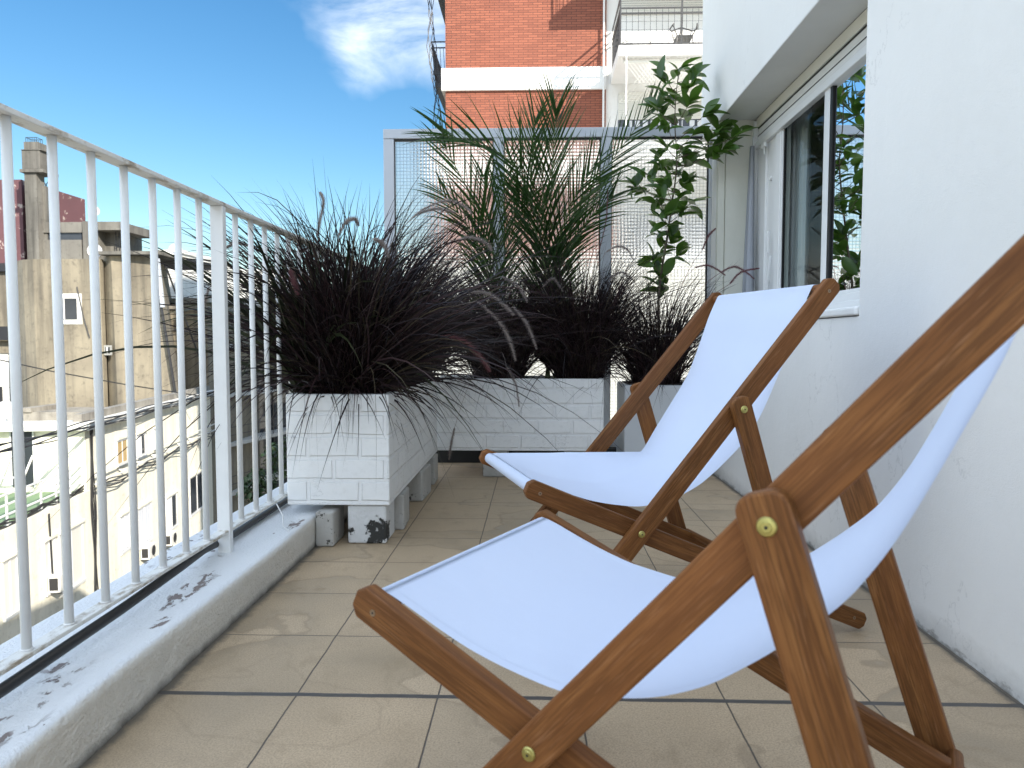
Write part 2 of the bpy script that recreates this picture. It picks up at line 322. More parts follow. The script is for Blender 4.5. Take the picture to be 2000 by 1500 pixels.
ms = m.n('ShaderNodeMixShader', {0: .07, 1: tp.outputs[0], 2: gl.outputs[0]}); m.t.links.new(ms.outputs[0], m.out.inputs[0]); M['window_glass_dull'] = m.m
# wired obscure glass of the end screen: a grid of small lenses with a wire mesh inside
m = Mat('wired_glass', .16, (.95, .97, .98)); v = m.coord(); x, y, z = m.sep(v); G = .0225
gx = m.math('PINGPONG', x, G / 2); gz = m.math('PINGPONG', z, G / 2)
hgt = m.math('MULTIPLY', m.math('MULTIPLY', gx, gz), 1 / (G * G / 4))
bp = m.n('ShaderNodeBump', {'Height': hgt, 'Strength': 1.0, 'Distance': .0025})
rf = m.n('ShaderNodeBsdfRefraction', {'Color': (.97, .98, .97, 1), 'Roughness': .13, 'IOR': 1.12, 'Normal': bp.outputs[0]})
dif = m.n('ShaderNodeBsdfTranslucent', {'Color': (.95, .95, .92, 1)}); gls = m.n('ShaderNodeBsdfDiffuse', {'Color': (.75, .76, .76, 1)})
mA = m.n('ShaderNodeMixShader', {0: .30, 1: rf.outputs[0], 2: dif.outputs[0]}); mB = m.n('ShaderNodeMixShader', {0: .16, 1: mA.outputs[0], 2: gls.outputs[0]})
wire = m.math('MAXIMUM', m.ramp(m.math('MULTIPLY', gx, 100), [(.09, 1.0), (.15, 0.0)]), m.ramp(m.math('MULTIPLY', gz, 100), [(.09, 1.0), (.15, 0.0)]))
wd = m.n('ShaderNodeBsdfDiffuse', {'Color': (.10, .10, .10, 1)}); mC = m.n('ShaderNodeMixShader', {0: m.math('MULTIPLY', wire, .65), 1: mB.outputs[0], 2: wd.outputs[0]}); m.t.links.new(mC.outputs[0], m.out.inputs[0]); M['wired_glass'] = m.m

# plants
def leafmat(name, a, b, rough=.45, trans=.2, tcol=None, spec=.5):
    m = Mat(name, rough); g = m.n('ShaderNodeNewGeometry'); c = m.mix(g.outputs['Random Per Island'], a, b); m.col(c); m.b.inputs['Specular IOR Level'].default_value = spec
    if trans:
        t = m.n('ShaderNodeBsdfTranslucent', {'Color': m.mix(.0, c, c) if tcol is None else (*tcol, 1)}); s_ = m.n('ShaderNodeMixShader', {0: trans, 1: m.b.outputs[0], 2: t.outputs[0]}); m.t.links.new(s_.outputs[0], m.out.inputs[0])
    M[name] = m.m
leafmat('grass_blade', (.006, .004, .0045), (.030, .018, .020), .42, .10, None, .3)
gm = bpy.data.materials['grass_blade']; gt = gm.node_tree; gg = gt.nodes.new('ShaderNodeNewGeometry'); gr = gt.nodes.new('ShaderNodeValToRGB'); ge = gr.color_ramp.elements
ge[0].color = (.006, .0035, .004, 1); ge[1].position = .999; ge[1].color = (.11, .085, .055, 1)
for p_, c_ in ((.55, (.018, .010, .011, 1)), (.85, (.042, .022, .024, 1)), (.94, (.028, .026, .012, 1))): e_ = ge.new(p_); e_.color = c_
gt.links.new(gg.outputs['Random Per Island'], gr.inputs[0]); gt.links.new(gr.outputs[0], gt.nodes['Principled BSDF'].inputs['Base Color'])
leafmat('grass_green', (.012, .016, .008), (.035, .045, .018), .45, .12, None, .35)
leafmat('plume', (.26, .21, .20), (.46, .40, .36), .8, .4)
leafmat('plume_red', (.14, .05, .06), (.27, .12, .12), .8, .3)
leafmat('palm_leaf', (.008, .024, .007), (.026, .062, .014), .4, .25, (.06, .15, .02))
leafmat('palm_rib', (.10, .15, .05), (.13, .17, .06), .5, 0)
leafmat('citrus_leaf', (.015, .042, .009), (.050, .105, .018), .33, .3, (.15, .30, .035))
leafmat('tree_leaf', (.012, .030, .008), (.035, .065, .018), .5, .2)
simple('bark', (.11, .09, .06), .85, 20, .3, .6, 40)

# city
def concrete(name, a, b, stain, s1=.35, lvl=.75, bumpy=.4):
    m = Mat(name, .88); v = m.coord(); n1 = m.noise(v, s1, 8, .65); c = m.mix(m.ramp(n1, [(.3, 0.0), (.7, 1.0)]), a, b)
    st = m.noise(m.coord((1.6, 1.6, .12)), .9, 8, .62); c = m.mix(m.ramp(st, [(.46, 0.0), (.68, lvl)]), c, stain)
    sp = m.noise(v, 3.2, 9, .7); c = m.mix(m.ramp(sp, [(.54, 0.0), (.72, .6)]), c, stain)
    m.col(c); m.bump(sp, bumpy, .05); M[name] = m.m; return m
concrete('conc_tower', (.31, .27, .195), (.20, .172, .128), (.068, .060, .048), .5, .68)
concrete('conc_grey', (.20, .19, .165), (.14, .13, .115), (.045, .042, .036), .5, .8)
concrete('conc_roof', (.33, .31, .27), (.22, .2, .17), (.09, .08, .07), 1.2, .7)
concrete('cream_render', (.88, .84, .70), (.84, .80, .66), (.42, .38, .29), .3, .35, .15)
concrete('white_render', (.74, .73, .68), (.66, .65, .61), (.45, .43, .39), .3, .4, .15)
concrete('band_white', (.80, .79, .76), (.76, .75, .72), (.62, .60, .56), .3, .3, .1)
concrete('grey_render', (.36, .36, .34), (.30, .30, .28), (.2, .19, .17), .3, .4, .15)
concrete('dull_render', (.55, .54, .50), (.48, .47, .43), (.33, .31, .27), .4, .4, .15)
m = Mat('pink_peeling', .85); v = m.coord(); pk = m.mix(m.noise(v, .5, 6), (.15, .065, .072), (.10, .048, .052))
pl = m.noise(v, 1.1, 8, .68, .4); m.col(m.mix(m.ramp(pl, [(.60, 0.0), (.62, 1.0)]), pk, (.4, .32, .28))); M['pink_peeling'] = m.m
simple('green_roof', (.16, .24, .13), .8, 2, .2)
simple('asphalt', (.05, .05, .05), .9, 1, .3)
simple('city_ground', (.16, .15, .14), .9, .05, .3)

# ------------------------------------------------------------------ the terrace: floor, kerb, own building
g = MB(); g.add([(-4000, -4000, -25), (4000, -4000, -25), (4000, 4000, -25), (-4000, 4000, -25)], [(0, 1, 2, 3)])
tag(g.build('ground', M['city_ground']), kind='structure')
rd = MB(); rd.add([(-13, -150, -24.996), (-3, -150, -24.996), (-13, 300, -24.996), (-23, 300, -24.996)], [(0, 1, 2, 3)]); tag(rd.build('road', M['asphalt']), kind='structure')
WX = 1.09
fl = MB(); fl.box(-.87, WX + .02, -2.6, 4.93, -.25, 0); tag(fl.build('terrace_floor', M['tile_floor']), kind='structure')
# kerb, hand-floated edges
kb = MB(); prof = []
def kerb_prof(y):
    n = lambda k: mn.noise(Vector((k * 3.1, y * 2.3, 0))) * .0075
    w = .012
    P = [(-1.225, -.6), (-1.225 + n(1), .10)]
    for i in range(4):
        a = math.pi - i * math.pi / 6; P.append((-1.205 + w * 1.6 * math.cos(a) + n(2), .102 + .02 * math.sin(a)))
    for i in range(7): P.append((-1.18 + i * .045, .122 + n(3 + i) * .9))
    for i in range(6):
        a = math.pi / 2 - i * math.pi / 10; P.append((-.885 + .022 * math.cos(a) + n(11) * 1.2, .100 + .022 * math.sin(a) + n(12)))
    P += [(-.866 + n(13), .05), (-.864 + n(14), -.02)]
    return P
NY = 150
for i in range(NY + 1):
    y = -2.6 + i * (7.53 / NY); prof.append([(x, y, z) for x, z in kerb_prof(y)])
k = len(prof[0]); vv = [p for r_ in prof for p in r_]; ff = []
for i in range(NY):
    for j in range(k - 1): ff.append((i*k+j, i*k+j+1, (i+1)*k+j+1, (i+1)*k+j))
kb.add(vv, ff); o = kb.build('kerb', M['kerb_paint'], smooth=True, fix=True); tag(o, kind='structure')
o.data.flip_normals() if o.data.polygons[len(o.data.polygons)//2].normal.z < 0 and False else None

bld = empty('terrace_building', (WX, 2.5, 0)); tag(bld, 'white rendered terrace wall with a recessed shuttered window, right of the deck chairs', 'building')
T = Matrix.Translation((-WX, -2.5, 0))
def sub(mb, name, mat, par, **k):       # geometry given in world space, parented to an empty placed in the scene
    o = mb.build(name, mat, par, **k); o.matrix_parent_inverse = Matrix.Translation(-Vector(par.location)); return o
ZT = 6.0; SY0, SY1 = 2.50, 4.45; SILL, SOF = .905, 2.118; XR = 1.30
w = MB(); w.box(WX, WX + .26, -2.6, SY0, -.05, ZT); w.box(WX, WX + .26, SY0, 4.93, -.05, SILL - .012)
w.box(WX, XR + .002, SY1 + .05, 4.6, SILL - .012, SOF); w.box(1.30, 1.55, 4.6, 4.93, SILL - .012, SOF)
w.box(WX, XR + .02, SY0, 4.93, SOF + .004, ZT); w.box(XR + .02, 1.35, SY0, 4.93, SOF + .12, ZT); w.box(1.35, 6, 4.7, 4.93, -.05, ZT); w.box(1.55, 1.56, 4.6, 4.7, 0, 2.5)
w.box(1.35, 6, -2.6, 4.7, ZT - .3, ZT)
sub(w, 'wall', M['wall_white'], bld)
sf = MB(); sf.box(WX + .001, XR + .019, SY0 + .001, 4.929, SOF, SOF + .0035); sub(sf, 'soffit', M['soffit_paint'], bld)
jb = MB(); jb.box(1.135, XR, SY1, SY1 + .049, SILL - .01, SOF - .001); jb.box(1.0925, 1.132, SY1 + .012, SY1 + .049, SILL - .01, SOF - .001); sub(jb, 'window_jamb', M['recess_cream'], bld)
sl = MB(); sl.box(WX - .012, XR, SY0 + .004, SY1 - .002, SILL - .008, SILL + .022); sub(sl, 'window_sill', M['wall_white'], bld, bevel=.008, seg=3)
# roller shutter
sh = MB(); sh.box(XR, XR + .04, SY0 - .02, SY1 - .03, 2.060, SOF - .004)
o = sub(sh, 'shutter_box', M['shutter'], bld)
sh = MB()
for i, (a, b) in enumerate(((2.014, 2.056), (1.980, 2.010))): sh.box(XR + .012 - i * .004, XR + .03, SY0 - .02, SY1 - .035, a, b)
sh.box(XR - .004, XR + .03, SY0 - .02, SY1 - .035, 1.936, 1.976)
sub(sh, 'roller_shutter', M['white_pvc'], bld, bevel=.004)
gd = MB(); gd.box(XR - .012, XR + .035, SY1 - .034, SY1 - .002, SILL + .024, 2.10); gd.tube([(XR - .02, SY1 - .05, 1.0), (XR - .02, SY1 - .05, 2.0)], .004); sub(gd, 'shutter_guide', M['white_pvc'], bld)
gk = MB(); gk.box(XR + .002, XR + .045, SY0 - .02, SY1 - .03, SOF - .0035, SOF + .03); gk.box(XR + .008, XR + .03, SY0 - .02, SY1 - .035, 2.0563, 2.0597); gk.box(XR + .008, XR + .029, SY0 - .02, SY1 - .035, 2.0103, 2.0137); sub(gk, 'shadow_gap', M['black_gasket'], bld)
hk = MB(); hk.box(XR - .02, XR - .006, 4.2, 4.26, 1.90, 1.925); hk.box(XR - .012, XR - .006, 4.225, 4.235, 1.86, 1.90); sub(hk, 'shutter_stop', M['white_pvc'], bld, bevel=.002)
# window frame: sill track, left stile pack, middle meeting stile
ZB, ZH = SILL + .022, 2.0
wf = MB(); wf.box(XR, XR + .09, SY0 - .03, SY1 - .034, ZB, ZB + .05); wf.box(XR + .012, XR + .09, SY0 - .03, SY1 - .034, ZB + .0502, ZB + .085)
wf.box(XR + .01, XR + .085, 4.26, SY1 - .036, ZB + .0852, ZH); wf.box(XR + .022, XR + .08, 4.12, 4.2598, ZB + .0852, ZH); wf.box(XR + .012, XR + .07, 4.02, 4.10, ZB + .0852, ZH)
frm = sub(wf, 'window_frame', M['white_pvc'], bld, bevel=.003)
for q in ((XR + .010, XR + .05, 3.36, 3.42, ZB + .086, ZH), (XR + .018, XR + .045, 4.0, 4.018, ZB + .086, ZH), (XR + .018, XR + .045, SY0 - .02, 3.32, ZB + .0853, ZB + .10)):
    st = MB(); st.box(*q); sub(st, 'sash_stile', M['white_pvc'], bld, bevel=.002)
for q in ((XR + .012, XR + .03, 3.335, 3.358, ZB + .086, ZH), (XR + .024, XR + .036, 3.99, 3.998, ZB + .086, ZH), (XR + .004, XR + .012, SY0 - .02, 3.3, ZB - .007, ZB - .001)):
    gk = MB(); gk.box(*q); sub(gk, 'gasket', M['black_gasket'], bld)
gp = MB(); gp.add([(XR + .032, 3.43, ZB + .08), (XR + .032, 3.99, ZB + .08), (XR + .032, 3.99, ZH), (XR + .032, 3.43, ZH)], [(0, 1, 2, 3)]); sub(gp, 'pane', M['window_glass_dull'], bld)
gp = MB(); gp.add([(XR + .022, SY0 - .02, ZB + .1), (XR + .022, 3.324, ZB + .1), (XR + .022, 3.324, ZH), (XR + .022, SY0 - .02, ZH)], [(0, 1, 2, 3)]); sub(gp, 'pane', M['window_glass'], bld)
for z in (1.15, 1.72): hd = MB(); hd.tube([(XR + .02, 4.19, z), (XR + .01, 4.19, z)], .011, 12); sub(hd, 'knob', M['white_pvc'], bld)
hd = MB(); hd.bar((XR - .004, 4.14, 1.30), (XR - .004, 4.14, 1.42), .012, .006); hd.bar((XR - .01, 4.16, 1.0), (XR - .004, 4.10, 1.28), .012, .01); sub(hd, 'window_handle', M['white_pvc'], bld, bevel=.002)
# hanging folded mosquito net beside the guide, fanned out towards the sill
cf = MB(); ncol = 26
for r_ in range(14):
    tz = r_ / 13; z = 1.95 - tz * 1.02; wd = .02 + .055 * tz
    for c_ in range(ncol + 1):
        u_ = c_ / ncol; cf.v.append((XR - .03 - .028 * math.sin(u_ * 5 * math.pi * 2) * (.4 + tz * .6) - .02 * tz, SY1 - .045 - wd * u_ * 1.25, z))
for r_ in range(13):
    for c_ in range(ncol): b = r_ * (ncol + 1) + c_; cf.f.append((b, b + 1, b + ncol + 2, b + ncol + 1))
sub(cf, 'folded_screen', M['net_grey'], bld, smooth=True)
# room behind the window
rm = MB(); rm.box(4.4, 4.5, -2.5, 4.7, 0, 2.7); rm.box(1.36, 4.4, 4.62, 4.698, 0, 2.7); rm.box(1.36, 4.4, -2.5, 4.62, 2.6, 2.7); rm.box(1.36, 4.4, -2.5, 4.62, 0, .06); rm.box(1.36, 4.4, -2.59, -2.51, 0, 2.7)
sub(rm, 'room', M['room_wall'], bld)
ct = MB(); n = 60
for i in range(n + 1):
    y = 3.98 + i * .62 / n * .5; x = XR + .14 + .025 * math.sin(i * 1.1); ct.v += [(x, y, .95), (x, y, 2.1)]
for i in range(n): ct.f.append((2*i, 2*i+2, 2*i+3, 2*i+1))
sub(ct, 'curtain', M['curtain'], bld, smooth=True)
# body of our own building under the terrace
bb = MB(); bb.box(-1.2, 6, -8, 4.9, -25, -.62); bb.box(-.87, 6, -8, 4.9, -.62, -.26); sub(bb, 'lower_storeys', M['white_render'], bld)

# ------------------------------------------------------------------ railing
XF = -1.01
rl = empty('terrace_railing', (XF, 2.317, .121)); tag(rl, 'white painted steel railing of thin round bars along the terrace kerb', 'railing')
t = MB(); t.box(XF - .022, XF + .022, -1.2, 4.92, 1.238, 1.250); sub(t, 'top_rail', M['rail_worn'], rl, bevel=.002)
t = MB(); t.box(XF - .017, XF + .017, -1.2, 4.92, .186, .196); sub(t, 'bottom_rail', M['rail_worn'], rl, bevel=.002)
k = 0; y = 1.386 - .1331 * 19
while y < 4.9:
    if k == 26 or k == 8: 
        t = MB(); t.box(XF - .021, XF + .021, y - .0125, y + .0125, .10, 1.2375); sub(t, 'post', M['rail_paint'], rl, bevel=.002)
    elif k == 44:
        t = MB(); t.box(XF - .021, XF + .021, y - .0125, y + .0125, .10, 1.2375); sub(t, 'post', M['rail_paint'], rl, bevel=.002)
    else:
        t = MB(); t.tube([(XF + rnd.uniform(-.001, .001), y, .196), (XF, y, 1.2375)], .0095, 12)
        t.tube([(XF, y, .1965), (XF, y, .200)], .0115, 10); sub(t, 'baluster', M['rail_paint'], rl, smooth=True)
    y += .1331; k += 1
pts = [(-.996, -1.0, .156), (-.996, .6, .158), (-.996, 1.3, .158), (-.998, 1.7, .163), (-1.003, 2.0, .170), (-1.03, 2.2, .160), (-1.045, 2.4, .140), (-1.05, 2.75, .137), (-1.05, 4.8, .135)]
t = MB(); t.tube(pts, .0125, 10); tag(t.build('drain_hose', M['black_rubber'], smooth=True), 'black rubber hose lying on the kerb under the railing', 'hose')
t = MB(); t.tube([(-.985, 2.72, .190), (-.955, 2.70, .150), (-.925, 2.62, .126), (-.89, 2.58, .1245)], .0025, 6); tag(t.build('cable_tie', M['white_pvc'], smooth=True), 'loose white cable tie end on the kerb near the large planter', 'cable tie')

# ------------------------------------------------------------------ planters on blocks
def planter(x0, x1, y0, y1, z0, z1, label):
    p = empty('brick_planter', ((x0+x1)/2, (y0+y1)/2, z0)); tag(p, label, 'planter', 'white painted brick planters')
    w = MB(); t_ = .035
    ring = [(x0, y0), (x1, y0), (x1, y1), (x0, y1)]; inn = [(x0+t_, y0+t_), (x1-t_, y0+t_), (x1-t_, y1-t_), (x0+t_, y1-t_)]
    vs_ = [(a, b, z0) for a, b in ring] + [(a, b, z1) for a, b in ring] + [(a, b, z1) for a, b in inn] + [(a, b, z0 + .06) for a, b in inn]
    fs = [(3, 2, 1, 0), (15, 14, 13, 12)][::1]
    fs = [(3, 2, 1, 0), (12, 13, 14, 15)]
    for i in range(4):
        j = (i + 1) % 4; fs += [(i, j, 4+j, 4+i), (4+i, 4+j, 8+j, 8+i), (8+i, 8+j, 12+j, 12+i)]
    w.add(vs_, fs); sub(w, 'brick_box', M['painted_brick'], p, bevel=.006, seg=3)
    s = MB(); nx_, ny_ = 14, 14
    for i in range(nx_ + 1):
        for j in range(ny_ + 1):
            a = x0 + t_ + .001 + (x1 - x0 - 2*t_ - .002) * i / nx_; b = y0 + t_ + .001 + (y1 - y0 - 2*t_ - .002) * j / ny_
            s.v.append((a, b, z1 - .03 + .02 * mn.noise(Vector((a * 9, b * 9, 0)))))
    for i in range(nx_):
        for j in range(ny_): q = i*(ny_+1)+j; s.f.append((q, q+ny_+1, q+ny_+2, q+1))
    sub(s, 'soil', M['soil'], p, smooth=True); return p
planter(-.985, -.575, 2.84, 4.255, .158, .600, 'white painted brick planter beside the railing, its short cracked end facing us')
planter(-.60, .405, 4.285, 4.70, .160, .588, 'long white painted brick planter across the end of the terrace below the palms')
pp = empty('square_pot', (.73, 4.52, .10)); tag(pp, 'smooth pale grey square pot next to the wall behind the farther chair', 'plant pot')
w = MB(); x0, x1, y0, y1, z0, z1 = .53, .95, 4.33, 4.74, .0, .548
w.box(x0, x1, y0, y1, z0, z1); sub(w, 'pot_body', M['pot_paint'], pp, bevel=.01, seg=3)
s = MB(); s.box(x0 + .03, x1 - .03, y0 + .03, y1 - .03, z1 + .001, z1 + .006); sub(s, 'soil', M['soil'], pp)
def block(x0, x1, y0, y1, z1, label, rz=0, mat='block'):
    c = ((x0+x1)/2, (y0+y1)/2, 0); hx, hy = (x1-x0)/2, (y1-y0)/2; b = MB(); b.box(-hx, hx, -hy, hy, .001, z1)
    tag(b.build('concrete_block', M[mat], bevel=.008, seg=2, loc=c, rot=(0, 0, rz)), label, 'block', 'concrete blocks under the planters')
block(-.862, -.79, 2.80, 2.97, .139, 'narrow pale concrete block between the kerb and the black-flaked block')
block(-.747, -.592, 2.852, 3.03, .156, 'white concrete block with black flaking paint under the planter front corner', 0, 'block_flaked')
block(-.70, -.562, 3.06, 3.24, .155, 'grey block just behind the flaking one under the railing-side planter', .05)
block(-.72, -.56, 3.62, 3.86, .155, 'dark grey block under the middle of the railing-side planter', -.04)
block(-.70, -.565, 4.04, 4.22, .155, 'block under the far inner end of the railing-side planter', .02)
block(-.31, -.16, 4.30, 4.5, .157, 'low dark block under the long planter behind the farther chair')
block(.18, .34, 4.32, 4.5, .157, 'dark block under the right end of the long planter')

# ------------------------------------------------------------------ wired-glass screen at the far end
YS = 4.90
sc_ = empty('glass_screen', (.1, YS, 0)); tag(sc_, 'tall grey metal screen with wired obscure glass closing the end of the terrace', 'screen')
ZS0, ZS1 = .10, 2.205
fr = MB(); XS = [-1.005, -.252, .462, 1.19]
fr.box(-1.005, 1.19, YS - .03, YS + .03, ZS1 - .062, ZS1); fr.box(-1.005, 1.19, YS - .028, YS + .028, ZS0, ZS0 + .05)
for i, (a, b) in enumerate(((-1.005, -.935), (-.275, -.208), (.430, .500), (1.135, 1.19))): fr.box(a, b, YS - .0265 , YS + .0265, ZS0 + .0502, ZS1 - .0622)
sub(fr, 'frame', M['alu'], sc_, bevel=.003)
gk = MB(); 
for a, b in ((-.935, -.275), (-.208, .430), (.500, 1.135)):
    gk.box(a + .0003, b - .0003, YS - .012, YS + .006, ZS1 - .0755, ZS1 - .0625); gk.box(a + .0003, b - .0003, YS - .012, YS + .006, ZS0 + .0503, ZS0 + .062)
    gk.box(b - .009, b - .0003, YS - .0118, YS + .0058, ZS0 + .0622, ZS1 - .0757); gk.box(a + .0003, a + .005, YS - .0118, YS + .0058, ZS0 + .0622, ZS1 - .0757)
sub(gk, 'gasket', M['black_gasket'], sc_)
for a, b in ((-.935, -.275), (-.208, .430), (.500, 1.135)):
    p = MB(); p.add([(a + .005, YS, ZS0 + .062), (b - .009, YS, ZS0 + .062), (b - .009, YS, ZS1 - .0757), (a + .005, YS, ZS1 - .0757)], [(0, 1, 2, 3)]); sub(p, 'pane', M['wired_glass'], sc_)
bs = MB(); bs.box(-.86, 1.3, 4.80, 4.93, .001, .095); sub(bs, 'base', M['dark_gap'], sc_)

# ------------------------------------------------------------------ deck chairs
U = dict(X=(0, .328), At=(-.528, .941), Ab=(.283, 0), Bf=(.263, .443), Br=(-.661, .038), Pv=(-.266, .637), Cb=(-.423, .143))
def board(name, p, q, ext0, ext1, lat, wdt, th, par, e0='cham', e1='cham', bev=.003, floor=None):
    """flat board in the chair's side plane, from p to q (u, z); ends stretched by ext; lat = lateral centre"""
    p, q = Vector(p), Vector(q); d = (q - p); Lb = d.length; an = math.atan2(d.y, d.x); h = wdt / 2; c = wdt * .26
    a, b = -ext0, Lb + ext1
    def end(x, s, kind):
        if kind == 'cham': return [(x - s * c, -h * s), (x, (-h + c) * s), (x, (h - c) * s), (x - s * c, h * s)]
        if kind == 'round': q = wdt * .34; return [(x - s * q + s * q * math.cos(t), (h - q) * s * g_ + q * math.sin(t) * s) for g_, lo in ((-1, -90), (1, 0)) for t in [(lo + 90 * i / 5) * math.pi / 180 for i in range(6)]]
        if kind == 'foot':   # cut parallel to the floor
            k_ = 1 / math.tan(an) if abs(math.tan(an)) > .01 else 0
            return [(x + h * s * 0 + (-h * s) * (-k_) * 1, -h * s), (x + (h * s) * (-k_), h * s)]
        return [(x, -h * s), (x, h * s)]
    out_ = end(b, 1, e1) + end(a, -1, e0)
    mb = MB(); n = len(out_)
    mb.add([(x, -th/2, z) for x, z in out_] + [(x, th/2, z) for x, z in out_], [tuple(range(n)), tuple(reversed(range(n, 2*n)))] + [(i, n+i, n+(i+1) % n, (i+1) % n) for i in range(n)])
    return mb.build(name, M['wood'], par, bevel=bev, seg=2, loc=(p.x, lat, p.y), rot=(0, -an, 0), fix=True)
def rod(name, p, y0, y1, r, par, mat='wood', n=14):
    mb = MB(); mb.tube([(0, 0, 0), (y1 - y0, 0, 0)], r, n); return mb.build(name, M[mat], par, bevel=0, loc=(p[0], y0, p[1]), rot=(0, 0, R(90)), smooth=False)
def bolt(p, lat, s, par, r=.0125):
    mb = MB(); t_ = s
    mb.tube([(0, 0, 0), (0, t_ * .0015, 0), (0, t_ * .0030, 0), (0, t_ * .0036, 0)], [r, r, r * .88, r * .55], 24); mb.tube([(0, t_ * .0036, 0), (0, t_ * .0046, 0)], [r * .55, r * .48], 20)
    o = mb.build('bolt', M['brass'], par, loc=(p[0], lat, p[1]), smooth=False, fix=True)
    h_ = MB(); h_.tube([(0, t_ * .0047, 0), (0, t_ * .0049, 0)], r * .2, 6); h_.build('socket', M['black_gasket'], o)
    return o
def screw(p, lat, s, par):
    mb = MB(); mb.tube([(0, 0, 0), (0, s * .0006, 0)], .0048, 16); o = mb.build('screw', M['screw'], par, loc=(p[0], lat, p[1]), fix=True)
    h_ = MB(); h_.tube([(0, s * .0007, 0), (0, s * .0009, 0)], .0016, 6); h_.build('socket', M['black_gasket'], o)
PROF = [(.2594, .4605), (.235, .4525), (.20, .439), (.167, .426), (.11, .407), (.056, .395), (-.02, .386), (-.10, .398), (-.174, .426), (-.234, .467), (-.31, .535), (-.349, .585), (-.384, .648), (-.42, .726), (-.452, .80), (-.482, .885), (-.500, .925), (-.5143, .9541)]
def resample(P, n):
    P = [Vector(p) for p in P]; cum = [0]
    for i in range(1, len(P)): cum.append(cum[-1] + (P[i] - P[i-1]).length)
    out_ = []
    for k_ in range(n):
        s = cum[-1] * k_ / (n - 1); i = max(0, min(len(P) - 2, next((j for j in range(len(cum) - 1) if cum[j+1] >= s), len(P) - 2)))
        t_ = (s - cum[i]) / max(1e-9, cum[i+1] - cum[i]); p0 = P[max(i-1, 0)]; p1 = P[i]; p2 = P[i+1]; p3 = P[min(i+2, len(P)-1)]
        out_.append(.5 * ((2*p1) + (p2-p0)*t_ + (2*p0-5*p1+4*p2-p3)*t_*t_ + (3*p1-p0-3*p2+p3)*t_**3))
    return out_
def canvas_mesh(crease):
    N, K = 90, 26; base = resample(PROF, N); hw = .244
    far = resample([(.2594, .4605), (.20, .4595), (.10, .456), (.0, .454), (-.12, .450), (-.225, .447), (-.245, .449), (-.262, .470), (-.30, .53), (-.36, .62), (-.405, .69), (-.43, .745), (-.462, .83), (-.482, .885), (-.500, .925), (-.5143, .9541)], N)
    vs_, fs = [], []
    for i in range(N):
        for j in range(K + 1):
            l = -1 + 2 * j / K; p = base[i].copy(); lat = l * hw; s = i / (N - 1)
            if crease:                              # the slack far side stays up: a fold runs in from the far edge
                wgt = max(0, min(1, (-l - .32) / .68)); wgt = wgt ** 1.25
                p = p.lerp(far[i], wgt)
            else:
                p = p + Vector((0, .006)) * (math.cos(l * 1.5) - .4) * math.sin(math.pi * s)
            vs_.append((p.x, lat, p.y + (0 if crease else 0) + .0008 * mn.noise(Vector((s * 20, l * 6, 3)))))
    for i in range(N - 1):
        for j in range(K): q = i*(K+1)+j; fs.append((q, q+1, q+K+2, q+K+1))
    # wrap round the front and top bars
    def wrap(i, c, a0, a1, r_):
        nonlocal vs_, fs
        prev = [i*(K+1)+j for j in range(K+1)]
        for k_ in range(1, 9):
            a = a0 + (a1 - a0) * k_ / 8; st_ = len(vs_)
            for j in range(K + 1): vs_.append((c[0] + r_ * math.cos(a), (-1 + 2*j/K) * hw, c[1] + r_ * math.sin(a)))
            for j in range(K): fs.append((prev[j], prev[j+1], st_+j+1, st_+j))
            prev = list(range(st_, st_ + K + 1))
    wrap(0, (.265, .445), R(110), R(-120), .0165); wrap(N - 1, (-.528, .948), R(24), R(230), .0150)
    mb = MB(); mb.add(vs_, fs); return mb
def deck_chair(pose, label):
    x, y, t_ = pose; ch = empty('deck_chair', (x, y, 0), t_); tag(ch, label, 'deck chair', 'wooden deck chairs with white slings')
    A, B, C_ = .286, .261, .311; th = .0225
    for s in (1, -1):
        board('back_rail', U['Ab'], U['At'], -.018, .035, s * A, .050, th, ch, 'foot0' if False else 'flat', 'cham')
        board('seat_rail', U['Br'], U['Bf'], .035, .030, s * B, .048, th, ch, 'cham', 'cham')
        board('prop_leg', U['Cb'], U['Pv'], .050, .032, s * C_, .052, th, ch, 'round', 'round')
        bolt(U['X'], s * (A + th / 2), s, ch, .0088); bolt(U['Pv'], s * (C_ + th / 2), s, ch, .0096)
        screw((U['Bf'][0] - .006, U['Bf'][1] - .004), s * (B + th / 2), s, ch); screw(U['At'], s * (A + th / 2), s, ch)
        screw((U['Br'][0] + .006, U['Br'][1] + .004), s * (B + th / 2), s, ch); screw((U['Cb'][0] + .015, U['Cb'][1] + .06), s * (C_ + th / 2), s, ch)
    rod('front_bar', (.265, .445), -.25, .25, .0145, ch); rod('top_bar', (-.528, .948), -.276, .276, .0135, ch)
    rod('rear_rod', (-.4455, .153), -.30, .30, .011, ch)
    c_ = MB(); c_.box(-.012, .012, -.272, .272, -.02, .02); c_.build('lower_crossbar', M['wood'], ch, bevel=.003, loc=(.235, 0, .055), rot=(0, R(40), 0))
    c_ = MB(); c_.box(-.02, .02, -.248, .248, -.01, .01); c_.build('rear_crossbar', M['wood'], ch, bevel=.003, loc=(-.60, 0, .066), rot=(0, R(-24), 0))
    return ch
c1 = deck_chair((.134, 1.088, 2.650), 'nearest deck chair, cut by the right edge, with its white sling sagging smoothly')
cv = canvas_mesh(False).build('sling', M['canvas'], None, smooth=True)
c2 = copy_tree(c1); cv.parent = c1
c2.location = (.183, 2.09, 0); c2.rotation_euler = (0, 0, 3.427); c2['label'] = 'farther deck chair beside the planters with a sharp fold in its white sling'
canvas_mesh(True).build('sling', M['canvas'], c2, smooth=True)
for q in (c1,):
    t = MB(); t.add([(-.02, -.03, .38), (.02, -.03, .38), (.02, .0, .379), (-.02, .0, .379)], [(0, 1, 2, 3)])

